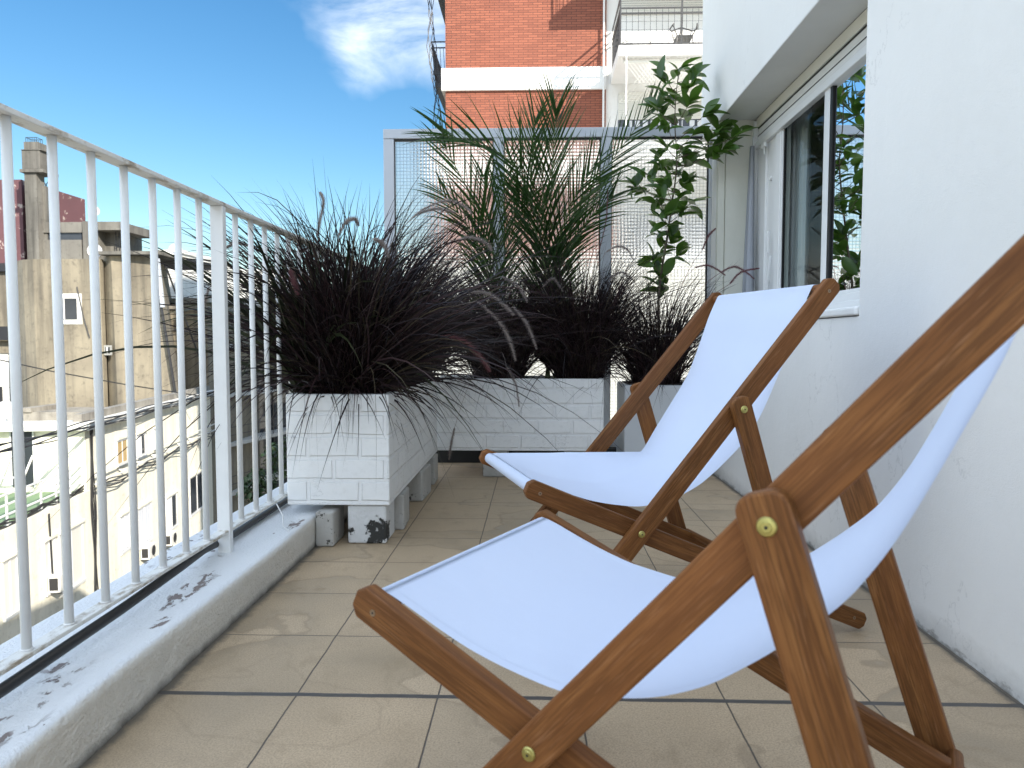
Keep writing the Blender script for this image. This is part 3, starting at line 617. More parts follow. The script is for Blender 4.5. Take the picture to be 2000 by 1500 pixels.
# ------------------------------------------------------------------ plants
def bez(p0, p1, p2, t): return p0 * (1-t)**2 + p1 * 2*t*(1-t) + p2 * t*t
def blade(mb, p0, p1, p2, w, n=6, up=None):
    side = None; b = len(mb.v); P = [bez(p0, p1, p2, i / n) for i in range(n + 1)]
    ax = Vector((rnd.uniform(-1, 1), rnd.uniform(-1, 1), rnd.uniform(-.4, .4))).normalized()
    for i, p in enumerate(P):
        t = (P[min(i+1, n)] - P[max(i-1, 0)])
        s = t.cross(ax)
        s = s.normalized() if s.length > 1e-6 else Vector((1, 0, 0))
        ww = w * (.65 + .35 * min(1, i / n * 4)) * (1 - (i / n) ** 2.2) + .0003; mb.v.append(tuple(p - s * ww / 2)); mb.v.append(tuple(p + s * ww / 2))
    for i in range(n): mb.f.append((b+2*i, b+2*i+1, b+2*i+3, b+2*i+2))
def grass(name, c, label, n, L0, L1, spread, base_r, plumes=(), mat='grass_blade', seed=1, green=.0, lean=(0, 0), wmul=1.0, droopy=1.0, cat='grass plant', group=None, clear=None, hangf=.05):
    rnd.seed(seed); c = Vector(c); root = empty(name, c); tag(root, label, cat, group or 'dark purple fountain grasses'); mb = MB()
    for i in range(n):
        a = rnd.uniform(0, 2 * math.pi); rr = base_r * math.sqrt(rnd.random()); p0 = Vector((rr * math.cos(a), rr * math.sin(a), rnd.uniform(-.02, .01)))
        a2 = a + rnd.gauss(0, 1.1); Ln = rnd.uniform(L0, L1); out_ = min(1.35, abs(rnd.gauss(0, .5)) + .08)
        hang = rnd.random() < hangf
        if hang: Ln *= .5; out_ = rnd.uniform(.9, 1.3)
        d = Vector((math.cos(a2), math.sin(a2), 0)) + Vector((lean[0], lean[1], 0)) * .5
        el = math.pi / 2 - out_ * spread
        p1 = p0 + (d * math.cos(el) + Vector((0, 0, 1)) * math.sin(el)) * Ln * .62 + Vector((rnd.gauss(0, .035), rnd.gauss(0, .035), 0))
        sag = (rnd.uniform(.1, .9) * (.35 + out_) * droopy) * (1.5 if hang else 1)
        p2 = p1 + (d * (math.cos(el) * .8 + .25 + .35 * rnd.random()) + Vector((rnd.gauss(0, .22), rnd.gauss(0, .22), 0)) + Vector((0, 0, 1)) * (math.sin(el) * .75 - sag * 1.5)) * Ln * .42
        if rnd.random() < .12:      # long arching ones
            k9 = rnd.uniform(1.05, 1.3); p1 = p0 + (p1 - p0) * k9 + Vector((0, 0, .06)); p2 = p1 + Vector((p2.x - p1.x, p2.y - p1.y, 0)) * 1.3 - Vector((0, 0, rnd.uniform(.02, .22)))
        p2.z = max(p2.z, -.26 - .1 * rnd.random())
        blade(mb, p0, p1, p2, rnd.uniform(.003, .0065) * wmul, 8)
    mb.build('blades', M[mat], root)
    for k_, pl in enumerate(plumes):
        pts, thick, col = pl
        pts = [Vector(p) - c for p in pts]; P = resample3(pts, 22)
        s = MB(); st0 = Vector((P[0].x * .1, P[0].y * .1, 0)); mid = Vector((P[0].x * .45, P[0].y * .45, max(P[0].z, .3) * .85)) - (P[1] - P[0]).normalized() * .05
        s.tube([bez(st0, mid, P[0], i / 7) for i in range(8)], .0013, 5); s.tube(P, .0018, 5)
        n_ = 1500
        for i in range(n_):
            t_ = i / n_; q = t_ * (len(P) - 1); j = min(int(q), len(P) - 2); p = P[j].lerp(P[j+1], q - j); tg = (P[j+1] - P[j]).normalized()
            o_ = tg.orthogonal().normalized(); an = rnd.uniform(0, 2*math.pi); o_ = o_ * math.cos(an) + tg.cross(o_) * math.sin(an)
            le = 1.5 * thick * (math.sin(math.pi * min(1, t_ * .9 + .1)) ** .5 + .05) * rnd.uniform(.7, 1.25)
            e = p + o_ * le * .8 + tg * le * .8; sd_ = tg.cross(o_) * .0006; b = len(s.v)
            s.v += [tuple(p - sd_), tuple(p + sd_), tuple(e)]; s.f.append((b, b+1, b+2))
        s.build('seed_plume', M[col], root)
    return root
def resample3(P, n):
    P = [Vector(p) for p in P]; out_ = []; m_ = len(P) - 1
    for k_ in range(n):
        s = m_ * k_ / (n - 1); i = min(int(s), m_ - 1); t_ = s - i; p0 = P[max(i-1, 0)]; p1 = P[i]; p2 = P[i+1]; p3 = P[min(i+2, m_)]
        out_.append(.5 * ((2*p1) + (p2-p0)*t_ + (2*p0-5*p1+4*p2-p3)*t_*t_ + (3*p1-p0-3*p2+p3)*t_**3))
    return out_
def pl(Y, thick, col, *px): return ([at(x, y, Y + .02 * i) for i, (x, y) in enumerate(px)], thick, col)
G0 = 'fountain_grass'
grass(G0, (-.785, 3.04, .575), 'largest dark purple grass, at the front of the railing-side planter', 2300, .45, 1.08, .82, .13, [
    pl(2.75, .011, 'plume', (620, 462), (625, 430), (632, 394), (625, 376)), pl(2.75, .012, 'plume', (661, 462), (674, 436), (692, 428), (700, 440)),
    pl(2.7, .012, 'plume', (728, 466), (746, 475), (760, 502)), pl(2.9, .011, 'plume', (440, 484), (463, 475), (485, 480)),
    pl(2.7, .013, 'plume_red', (566, 525), (573, 548), (582, 575)), pl(3.0, .011, 'plume', (408, 560), (398, 600), (388, 630)),
    pl(2.9, .011, 'plume', (805, 426), (832, 406), (872, 392), (904, 401), (922, 417)), pl(2.85, .010, 'plume', (814, 419), (850, 408), (890, 415))], seed=11, wmul=1.35, lean=(.12, 0), hangf=.14)
grass(G0, (-.77, 3.50, .575), 'dark grass clump in the middle of the railing-side planter', 1800, .45, 1.0, .72, .15, [
    pl(3.1, .012, 'plume', (877, 475), (917, 464), (949, 475), (960, 489)), pl(3.0, .013, 'plume', (917, 570), (953, 574), (985, 597), (1003, 615)),
    pl(3.0, .013, 'plume', (931, 588), (971, 624), (995, 665), (1007, 705)), pl(2.9, .016, 'plume_red', (870, 655), (908, 668), (940, 700), (956, 725))], seed=12)
grass(G0, (-.72, 4.0, .575), 'dark grass clump at the far end of the railing-side planter', 1300, .4, .9, .7, .14, [
    pl(3.3, .012, 'plume', (1003, 600), (1030, 635), (1048, 682)), pl(3.7, .012, 'plume', (980, 540), (1012, 560), (1030, 590))], seed=13)
grass(G0, (-.22, 4.46, .565), 'dark grass clump at the left end of the long planter, under the smaller palm', 1500, .5, 1.02, .62, .15, [
    pl(4.0, .012, 'plume', (989, 714), (1007, 750), (1014, 795)), pl(4.1, .011, 'plume', (888, 835), (881, 868), (877, 898))], seed=14)
grass(G0, (.27, 4.46, .565), 'upright dark grass clump at the right end of the long planter', 2000, .55, 1.05, .58, .14, [
    pl(4.3, .011, 'plume', (1183, 493), (1205, 481), (1225, 487), (1237, 507)), pl(4.35, .012, 'plume', (1190, 545), (1215, 532), (1240, 550)), pl(4.4, .009, 'plume_red', (1165, 507), (1183, 435), (1187, 372)), pl(4.2, .012, 'plume', (1060, 560), (1080, 545), (1100, 570))], seed=15)
grass(G0, (.74, 4.50, .53), 'sparse dark grass around the citrus stem in the grey pot', 1000, .4, .92, .66, .14, [
    pl(4.25, .009, 'plume_red', (1357, 523), (1380, 518), (1400, 526), (1417, 538)), pl(4.2, .010, 'plume_red', (1408, 532), (1433, 521), (1455, 530), (1473, 545)), pl(4.1, .009, 'plume_red', (1425, 555), (1447, 532), (1483, 524)), pl(4.3, .009, 'plume_red', (1372, 488), (1383, 462), (1398, 446))], seed=16)

grass('broad_leaved_grass', (-.93, 3.0, .575), 'broad green-leaved grass drooping over the railing at the left of the largest dark clump', 130, .55, 1.0, .62, .05, [], 'grass_green', 17, wmul=3.2, droopy=1.2, lean=(-.25, 0))
def frond(par, P, Ll, droop, n, seed, w=.0125, vang=.64):
    rnd.seed(seed); Q = resample3(P, 40); root = par
    s = MB(); s.tube(Q, [.0075 * (1 - i / 40) + .0012 for i in range(40)], 6); o = s.build('frond', M['palm_rib'], root, smooth=True)
    lm = MB()
    for i in range(n):
        t_ = .16 + .84 * i / (n - 1); q = t_ * 39; j = min(int(q), 38); p = Q[j].lerp(Q[j+1], q - j); tg = (Q[j+1] - Q[j]).normalized()
        side = tg.cross(Vector((0, -1, .25))); side = side.normalized() if side.length > .05 else Vector((1, 0, 0)); nrm = side.cross(tg).normalized()
        le = Ll * (math.sin(math.pi * min(1, (t_ - .1) * .86 + .14)) ** .6 * .95 + .08)
        for sg in (-1, 1):
            an = vang * (1 - .45 * t_) + rnd.gauss(0, .06)
            d = tg * math.cos(an) + side * sg * math.sin(an) + nrm * (.35 + rnd.gauss(0, .12)); d.normalize(); ll = le * rnd.uniform(.85, 1.1)
            p1 = p + d * ll * .55; p2 = p + d * ll - Vector((0, 0, 1)) * droop * ll * rnd.uniform(.6, 1.2)
            blade(lm, p, p1, p2, w * rnd.uniform(.8, 1.15), 5)
    lm.build('leaflets', M['palm_leaf'], o); return o
def palm(name, c, label, specs, seed):
    c = Vector(c); root = empty(name, c); tag(root, label, 'palm')
    for k_, (Y0, Y1, pts, Ll, dr, n) in enumerate(specs):
        P = [at(x, y, Y0 + (Y1 - Y0) * i / (len(pts) - 1)) - c for i, (x, y) in enumerate(pts)]; P[0] = P[0].lerp(Vector((0, 0, .0)), .5); P.insert(0, Vector((rnd.uniform(-.02, .02), rnd.uniform(-.02, .02), -.03)))
        frond(root, P, Ll, dr, n, seed + k_)
    return root
palm('young_palm', (-.30, 4.52, .57), 'smaller left palm rising from the grasses, leaning towards the railing', [
    (4.5, 4.35, [(962, 650), (960, 540), (930, 410), (868, 285)], .46, .12, 38),
    (4.5, 4.5, [(968, 650), (968, 560), (975, 440), (992, 310)], .42, .1, 36),
    (4.5, 4.3, [(965, 640), (955, 550), (925, 460), (862, 375)], .38, .2, 32),
    (4.5, 4.6, [(968, 640), (972, 570), (995, 470), (1030, 385)], .38, .15, 30),
    (4.5, 4.4, [(963, 640), (960, 550), (952, 450), (945, 345)], .40, .1, 34)], 40)
palm('young_palm', (.075, 4.55, .57), 'larger right palm with fronds reaching over the top of the glass screen', [
    (4.55, 4.4, [(1072, 650), (1064, 530), (1040, 400), (985, 305), (868, 262)], .50, .14, 50),
    (4.55, 4.5, [(1072, 640), (1072, 520), (1076, 390), (1082, 280), (1086, 215)], .46, .1, 46),
    (4.55, 4.65, [(1074, 640), (1085, 520), (1130, 400), (1190, 320), (1275, 205)], .40, .12, 46),
    (4.55, 4.35, [(1074, 640), (1080, 530), (1108, 420), (1160, 320)], .44, .15, 40),
    (4.55, 4.6, [(1070, 640), (1064, 540), (1042, 420), (1036, 320), (1045, 235)], .46, .1, 44),
    (4.55, 4.4, [(1072, 640), (1066, 540), (1045, 450), (1005, 370)], .40, .2, 34),
    (4.55, 4.45, [(1072, 640), (1070, 530), (1062, 420), (1060, 330)], .42, .1, 36),
    (4.55, 4.5, [(1074, 620), (1092, 530), (1140, 440), (1195, 385)], .38, .2, 34)], 60)

# citrus
ctr = Vector((.74, 4.52, .53)); ct = empty('citrus_tree', ctr); tag(ct, 'slender glossy-leaved citrus tree in the grey pot beside the window', 'tree')
YC = 4.45
stem = [(1288, 740), (1286, 640), (1288, 560), (1302, 470), (1312, 400), (1322, 320), (1318, 240), (1322, 170), (1330, 135)]
SP = [at(x, y, YC) - ctr for x, y in stem]; s = MB(); s.tube(resample3(SP, 40), [.0095 * (1 - i / 44) for i in range(40)], 8); s.build('trunk', M['bark'], ct, smooth=True)
clusters = [(1300, 150, 0), (1325, 135, 0), (1352, 150, .05), (1345, 175, 0), (1295, 185, -.05), (1318, 200, .05), (1290, 225, 0), (1335, 225, .08), (1305, 250, -.1), (1285, 215, -.05), (1345, 205, -.06),
            (1300, 285, .05), (1330, 290, -.08), (1360, 255, -.05), (1375, 225, -.1), (1385, 275, -.05), (1400, 255, -.08), (1420, 290, -.12), (1440, 265, -.16), (1395, 300, -.1), (1290, 320, 0), (1350, 315, .05), (1270, 345, .05), (1240, 360, .08), (1262, 375, .1), (1330, 345, .1),
            (1300, 360, -.1), (1350, 350, 0), (1290, 400, .1), (1325, 385, .05), (1352, 395, -.05), (1335, 408, -.08), (1280, 385, 0), (1300, 430, -.1), (1285, 455, .05), (1312, 465, 0), (1290, 490, .05), (1320, 500, -.04), (1278, 510, 0), (1290, 545, 0), (1295, 560, .03), (1340, 320, 0), (1405, 270, .0), (1310, 325, .1)]
tw = MB(); lm = MB(); rnd.seed(77)
def leaf(mb, p, d, up, L_, Wd):
    d = d.normalized(); s = d.cross(up); s = s.normalized() if s.length > .01 else Vector((1, 0, 0)); n_ = s.cross(d); b = len(mb.v); K = 8
    for i in range(K + 1):
        t_ = i / K; wd = Wd * math.sin(math.pi * min(1, t_ ** .85)) ** .8; cc_ = p + d * L_ * t_ - n_ * (L_ * .22 * t_ * t_)
        mb.v += [tuple(cc_ - s * wd / 2 + n_ * wd * .18), tuple(cc_), tuple(cc_ + s * wd / 2 + n_ * wd * .18)]
    for i in range(K):
        for j in range(2): mb.f.append((b+3*i+j, b+3*i+j+1, b+3*i+j+4, b+3*i+j+3))
for (x, y, dy) in clusters:
    c_ = at(x, y, YC + dy * 1.4) - ctr
    near = min(resample3(SP, 40), key=lambda q: (q - c_ + Vector((0, 0, .08))).length)
    tw.tube([near, near.lerp(c_, .5) + Vector((0, 0, -.01)), c_], [.0028, .0022, .0015], 5)
    ax = (c_ - near + Vector((0, 0, .06))).normalized()
    for i in range(rnd.choice((6, 7, 8))):
        d = ax * .7 + Vector((rnd.gauss(0, .75), rnd.gauss(0, .75), rnd.gauss(-.05, .5)))
        p = c_ + ax * rnd.uniform(-.05, .03) + Vector((rnd.gauss(0, .012),) * 3); Lf = rnd.uniform(.08, .145); leaf(lm, p, d, Vector((0, 0, 1)) + Vector((rnd.gauss(0, .4), rnd.gauss(-.2, .4), 0)), Lf, Lf * rnd.uniform(.42, .52))
tw.build('twigs', M['bark'], ct, smooth=True); lm.build('foliage', M['citrus_leaf'], ct, smooth=True)

# litter
t = MB(); p0 = Vector((.47, 3.86, .004)); t.add([p0, p0 + Vector((.05, .01, .006)), p0 + Vector((.06, .03, .001)), p0 + Vector((.02, .035, .008))], [(0, 1, 2, 3)])
tag(t.build('paper_scrap', M['white_pvc']), 'tiny white paper scrap on the floor between the farther chair and the wall', 'litter')

# ------------------------------------------------------------------ brick apartment tower to the north
YB = 21.0
bt = empty('brick_apartment_building', (0, YB, -25)); tag(bt, 'red brick apartment block with white floor bands and balconies beyond the glass screen', 'building')
xL = at(870, 100, YB).x; xR = at(1184, 100, YB).x
b1, b0 = at(1000, 134, YB).z, at(1000, 177, YB).z; PER = 2.88
w = MB(); w.box(xL, xR, YB, YB + 9, -25, 24); sub(w, 'brick_wall', M['red_brick'], bt)
for k_ in range(-11, 6):
    w = MB(); w.box(xL - .11, xR + .0, YB - .09, YB + 9.05, b0 + k_ * PER, b1 + k_ * PER); sub(w, 'floor_band', M['band_white'], bt)
w = MB(); w.box(xR, 13, YB + .05, YB + 9, -25, 24); sub(w, 'side_wall', M['band_white'], bt)
YF = YB - 2.0; slab0 = b1 - .44
def lattice(mb, p, q, z0, z1, dx, r_):
    p, q = Vector(p), Vector(q); n_ = max(1, int((q - p).length / dx))
    for i in range(n_ + 1): c_ = p.lerp(q, i / n_); mb.bar((c_.x, c_.y, z0), (c_.x, c_.y, z1), r_, r_)
for k_ in range(-4, 3):
    z = slab0 + k_ * PER
    bal = MB(); bal.box(xR + .13, 8, YF, YB + .045, z, z + .26); sub(bal, 'balcony_slab', M['band_white'], bt)
    r_ = MB(); zt = z + .26; X0 = xR + .17; Y0_ = YF + .06
    for zz, th in ((zt + 1.18, .05), (zt + .93, .03), (zt + .80, .035), (zt + .05, .03)):
        r_.bar((X0, Y0_, zz), (7.9, Y0_, zz), .035, th); r_.bar((X0, Y0_, zz), (X0, YB, zz), .035, th)
    lattice(r_, (X0, Y0_, 0), (7.9, Y0_, 0), zt, zt + .93, .15, .009); lattice(r_, (X0, Y0_, 0), (X0, YB, 0), zt, zt + .8, .12, .014)
    for xx in (X0, X0 + 1.55, X0 + 3.1, X0 + 4.65): r_.bar((xx, Y0_, zt), (xx, Y0_, zt + 1.18), .04, .04)
    for zz in (zt + .2, zt + .4, zt + .6, zt + .99, zt + 1.05, zt + 1.11): r_.bar((X0, Y0_, zz), (7.9, Y0_, zz), .006, .006)
    if k_ != -1: sub(r_, 'balcony_railing', M['dark_metal'], bt)
    # window with shutter box
    s_ = MB(); zz = z + .26 + 1.62
    for i in range(15): s_.box(xR + .35, 7.5, YB - .005, YB + .04, zz + i * .05 + .004, zz + i * .05 + .047)
    o = sub(s_, 'roller_shutter', M['shutter'], bt)
    s_ = MB(); s_.box(xR + .35, 7.5, YB + .0, YB + .045, z + .5, z + 1.87)
    if k_ < 0:
        o = sub(s_, 'window', M['far_glass'], bt); cu = MB(); n_ = 110
        for i in range(n_ + 1):
            xx = xR + .62 + i * .045; yy = YB - .004 - .012 * math.sin(i * 1.3); cu.v += [(xx, yy, z + .55), (xx, yy, z + 1.85)]
        for i in range(n_):
            if i % 36 not in (34, 35, 0): cu.f.append((2*i, 2*i+2, 2*i+3, 2*i+1))
        sub(cu, 'curtain', M['curtain'], o)
    if k_ == -1:
        n2 = MB(); zz0, zz1 = z + 1.75, slab0 + k_ * PER + PER
        for i in range(60):
            a = X0 + i * .1
            n2.bar((a, Y0_, zz0), (a + .9, Y0_, zz1), .006, .006); n2.bar((a + .9, Y0_, zz0), (a, Y0_, zz1), .006, .006)
        sub(n2, 'balcony_net', M['shutter'], bt)
        aw = MB(); aw.tube([(X0 + .1, Y0_ + .15, zz1 - .08), (7.5, Y0_ + .15, zz1 - .08)], .05, 10); sub(aw, 'awning_roll', M['shutter'], bt)
p = MB(); p.tube([(xR - .08, YB - .14, -20), (xR - .08, YB - .14, 20)], .03, 8); sub(p, 'drain_pipe', M['white_metal'], bt)
p = MB(); p.tube([(xR + .32, YF - .02, slab0 + .1), (xR + .33, YF - .02, slab0 - 3)], .018, 6); sub(p, 'balcony_pipe', M['white_metal'], bt)
for k_ in range(-3, 3):    # dark iron balconies on the left flank
    z = b1 + k_ * PER; r_ = MB(); x0 = xL - .42
    for zz in (z + .2, z + .95, z + 1.12): r_.bar((x0 - (.1 if zz > z + .9 else 0), YB + .9, zz), (xL, YB + .9, zz), .03, .03); r_.bar((x0 - (.1 if zz > z + .9 else 0), YB + .9, zz), (x0 - (.1 if zz > z + .9 else 0), YB + 4, zz), .03, .03)
    for i in range(25): r_.bar((x0, YB + .9 + i * .13, z), (x0 - .1, YB + .9 + i * .13, z + 1.12), .014, .014)
    for i in range(5): r_.bar((x0 + i * .1, YB + .9, z), (x0 + i * .1 - .05, YB + .9, z + .95), .014, .014)
    r_.box(x0 - .02, xL - .001, YB + 1.0, YB + 4, z - .15, z - .02); sub(r_, 'iron_balcony', M['dark_metal'], bt)
cb = MB(); rnd.seed(5)
for i in range(5):
    x = xL - .2 - rnd.random() * .25; P = [(x + .1 * math.sin(q * 1.3 + i) - .1 * math.sin(q * .4), YB + .5, 12 - q * .45) for q in range(22)]; cb.tube(P, .011, 5)
sub(cb, 'hanging_cables', M['black_rubber'], bt)

# lower roof annexe between the screen and the brick block
ax_ = empty('white_annexe', (-2.4, 14.5, -25)); tag(ax_, 'sunlit white annexe seen blurred through the obscure glass below the brick wall', 'building')
w = MB(); w.box(0, 12, 0, 5, 0, 27.1); w.build('wall', M['white_render'], ax_)
w = MB(); w.box(-.1, 12.1, -.1, 5.1, 27.102, 27.3); w.build('coping', M['band_white'], ax_)
# things on the brick block's balcony
zf = slab0 + .26
gc = empty('garden_chair', (at(1335, 100, YF + .7).x, YF + .75, zf)); tag(gc, 'black wrought iron chair on the upper balcony of the brick block', 'chair')
q = MB(); q.box(-.22, .22, -.22, .22, .42, .45); q.build('seat', M['dark_metal'], gc, bevel=.01)
for sx in (-1, 1):
    for sy in (-1, 1): q = MB(); q.tube([(sx * .2, sy * .2, .42), (sx * .24, sy * .24, 0)], .014, 6); q.build('leg', M['dark_metal'], gc)
q = MB(); q.tube([(-.3, -.25, .72), (-.36, .0, .68), (-.28, .22, .72), (0, .28, .84), (.28, .22, .72), (.36, 0, .68), (.3, -.25, .72)], .016, 6)
for sx in (-1, 1): q.tube([(sx * .2, .2, .44), (sx * .24, .24, .62), (sx * .25, .24, .76)], .014, 6); q.tube([(sx * .2, -.2, .44), (sx * .28, -.24, .6), (sx * .31, -.2, .71)], .014, 6)
q.tube([(0, .22, .44), (-.05, .26, .62), (0, .28, .84)], .02, 6); q.build('backrest', M['dark_metal'], gc)
def bush(name, c, r_, n, label, cat, par=None, ls=.05, mat='tree_leaf', pot=None, group=None):
    c = Vector(c); root = empty(name, c); tag(root, label, cat, group); b = MB()
    for i in range(n):
        v = Vector((rnd.gauss(0, .5), rnd.gauss(0, .5), abs(rnd.gauss(0, .5)))) * r_; leaf(b, v + Vector((0, 0, pot or 0)), Vector((rnd.gauss(0, 1), rnd.gauss(0, 1), rnd.gauss(.4, .6))), Vector((0, 0, 1)), ls, ls * .5)
    b.build('foliage', M[mat], root)
    if pot:
        q = MB(); q.tube([(0, 0, 0), (0, 0, pot)], [r_ * .35, r_ * .5], 12); q.build('pot', M['terracotta'], root)
bush('balcony_plant', (at(1224, 100, YF + .4).x, YF + .4, zf), .22, 110, 'low leafy potted plant at the left end of the upper balcony', 'potted plant', pot=.08)
bush('balcony_plant', (at(1268, 100, YF + .4).x, YF + .4, zf), .16, 26, 'small terracotta pot with a dry twiggy plant beside the iron chair', 'potted plant', pot=.14)

# ------------------------------------------------------------------ cream apartment house across the street (left)
P0 = at(165, 830, 25.5); P0.z = 0
dv = Vector((-.17, .985, 0)).normalized(); nv = Vector((dv.y, -dv.x, 0))       # nv faces us / the street
RZ = math.atan2(dv.y, dv.x)
cr_ = empty('cream_apartment_house', (P0.x, P0.y, -25), RZ); tag(cr_, 'long low cream apartment house across the street with cables and white railings', 'building')
def L2(px, py, off=0):                   # (s, z) on its street wall
    p = onplane(px, py, P0 + nv * off, nv); return (p - P0).dot(dv), p.z + 25
ZC = L2(165, 838)[1]; ZL = L2(165, 962)[1]; SE = L2(412, 850)[0]
w = MB(); w.box(0, SE, 0, .3, ZL - .02, ZC); w.box(0, .3, .3, 9, ZL - .02, ZC); w.box(.3, SE, .3, 9, ZL - .02, ZC - 1.9); w.build('upper_storey', M['cream_render'], cr_)
w = MB(); w.box(-26, SE + .02, -.02, 9.2, 0, ZL); w.build('lower_storeys', M['cream_render'], cr_)
w = MB(); w.box(-.45, SE + .3, -.35, .35, ZC + .002, ZC + .28); w.box(-.45, .35, .35, 9.3, ZC + .002, ZC + .28); w.build('cornice', M['white_render'], cr_)
w = MB(); w.box(-.2, SE, .0, .3, ZC + .282, ZC + .55); w.build('roof_parapet', M['conc_roof'], cr_)
w = MB()
for i in range(26): a = -26 + i; w.bar((a, .12, ZL), (a, .12, ZL + .95), .05, .05)
for zz in (.35, .65, .95): w.bar((-26, .12, ZL + zz), (-.1, .12, ZL + zz), .05, .05)
for i in range(9): w.bar((1 + i * SE / 9, -.3, ZL + .3), (1 + i * SE / 9, -.02, ZL + .3), .05, .05)
for zz in (.25, .6): w.bar((0, -.3, ZL + zz), (SE, -.3, ZL + zz), .05, .05)
w.build('terrace_railing', M['white_metal'], cr_)
w = MB(); w.box(-25.9, -.02, .3, 9, ZL + .001, ZL + .03); w.build('terrace_paving', M['green_roof'], cr_)
def lwin(x0, y0, x1, y1, glass='far_glass', cur=None, half=False, shut=False):
    s0, z1 = L2(x0, y0); s1, z0 = L2(x1, y1); 
    if s1 < s0: s0, s1 = s1, s0
    if z1 < z0: z0, z1 = z1, z0
    f = MB(); t_ = .07; yy0, yy1 = -.07, .03
    f.box(s0, s1, yy0 - .03, yy1, z0 - .1, z0); f.box(s0, s1, yy0, yy1, z1 - t_, z1); f.box(s0, s0 + t_, yy0, yy1, z0, z1 - t_); f.box(s1 - t_, s1, yy0, yy1, z0, z1 - t_); f.box((s0 + s1)/2 - .03, (s0 + s1)/2 + .03, yy0 + .01, yy1, z0, z1 - t_)
    o = f.build('window', M['white_metal'], cr_)
    g_ = MB(); g_.box(s0 + t_, (s0 + s1)/2 - .03, -.03, -.022, z0, z1 - t_); g_.box((s0 + s1)/2 + .03, s1 - t_, -.03, -.022, z0, z1 - t_); g_.build('pane', M['shutter' if shut else glass], o)
    if cur:
        c_ = MB(); n_ = 30; sa, sb = (s0 + t_, s0 + (s1 - s0) * (.46 if half else .94))
        for i in range(n_ + 1): c_.v += [(sa + (sb - sa) * i / n_, -.036 - .006 * math.sin(i * 1.4), z0 + .02), (sa + (sb - sa) * i / n_, -.036 - .006 * math.sin(i * 1.4), z1 - t_ - .01)]
        for i in range(n_): c_.f.append((2*i, 2*i+2, 2*i+3, 2*i+1))
        c_.build('curtain', M[cur], o)
    h_ = MB(); h_.box(s0 - .06, s1 + .06, -.14, -.02, z1 + .02, z1 + .1); h_.build('lintel', M['cream_render'], cr_)
lwin(225, 861, 248, 899, cur='curtain_gold'); lwin(264, 850, 283, 887, cur='curtain', half=True); lwin(298, 838, 306, 872)
lwin(231, 1010, 254, 1065, cur='curtain'); lwin(266, 995, 295, 1050, cur='curtain'); lwin(322, 974, 345, 1022, cur='curtain', half=True); lwin(368, 934, 398, 985)
lwin(82, 1060, 108, 1145, shut=True); lwin(112, 1045, 163, 1128, shut=True); lwin(0, 1098, 36, 1188, shut=True); lwin(-110, 1150, -50, 1260, shut=True)
# far face window standing open on the end wall of the upper storey
hp = onplane(46, 895, P0, dv); ly = (hp - P0).dot(Vector((-dv.y, dv.x, 0))); hz = hp.z + 25
f = MB(); f.box(-.06, .02, ly - .35, ly + .35, hz - 1.0, hz + .95); o = f.build('window', M['far_glass'], cr_)
f = MB(); f.box(-.09, -.03, ly - .4, ly - .35, hz - 1.05, hz + 1.0); f.box(-.09, -.03, ly + .35, ly + .4, hz - 1.05, hz + 1.0); f.bar((-.1, ly - .35, hz + .1), (-.75, ly - .35, hz - .55), .05, .05); f.bar((-.1, ly + .35, hz + .1), (-.75, ly + .35, hz - .55), .05, .05); f.bar((-.75, ly - .35, hz - .55), (-.75, ly + .35, hz - .55), .05, .05); f.build('frame', M['white_metal'], o)
# cables and pipes on the wall
cb = MB(); rnd.seed(9)
s_, _ = L2(172, 900); 
for i in range(4): cb.tube([(s_ + .08 * math.sin(q * .9 + i), -.10 - .03 * i, ZC - q * .55) for q in range(24)], .025, 5)
for i in range(5):
    P = []
    for q in range(40): a = -14 + q * (SE + 16) / 40; P.append((a, -.42 - .02 * i, ZC + .05 + .07 * i + .06 * math.sin(q * .8 + i * 2)))
    cb.tube(P, .022, 5)
for i in range(3): cb.tube([(q * SE / 16, -.36, ZL + .15 + .12 * math.sin(q * 1.5 + i) - .06 * i) for q in range(17)], .025, 5)
for i in range(4): cb.tube([(-16 + q * 1.0, .1, ZL + .1 + .12 * math.sin(q * 1.9 + i)) for q in range(17)], .03, 5)
cb.tube([(s_ - 3.2, -.1, ZL - .1), (s_ - 3.1, -.1, ZL - 2.2), (s_ - 3.0, -.1, ZL - 2.3)], .03, 5)
cb.build('wall_cables', M['dark_metal'], cr_)
def acunit(px, py, label):
    s0, z = L2(px, py, .4); p = P0 + dv * s0; e = empty('air_conditioner', Vector((p.x, p.y, z - 25)), RZ); tag(e, label, 'air conditioner', 'air conditioners on the cream house')
    b = MB(); b.box(-.4, .4, -.42, -.05, 0, .56); b.build('casing', M['ac_white'], e, bevel=.02)
    b = MB(); b.tube([(.08, -.425, .28), (.08, -.44, .28)], .22, 20); b.build('fan_grille', M['dark_metal'], e)
    b = MB(); b.box(-.403, -.4005, -.36, -.1, .08, .48); b.build('side_grille', M['dark_metal'], e)
    for sx in (-.3, .3): b = MB(); b.bar((sx, -.4, -.03), (sx, .0, -.03), .04, .04); b.build('bracket', M['dark_metal'], e)
acunit(340, 1062, 'air conditioner on a bracket below the last-but-one lower window of the cream house'); acunit(298, 1088, 'lower air conditioner of the cream house, just above the terrace kerb'); acunit(128, 1150, 'air conditioner under the shuttered windows, nearest one of the cream house')

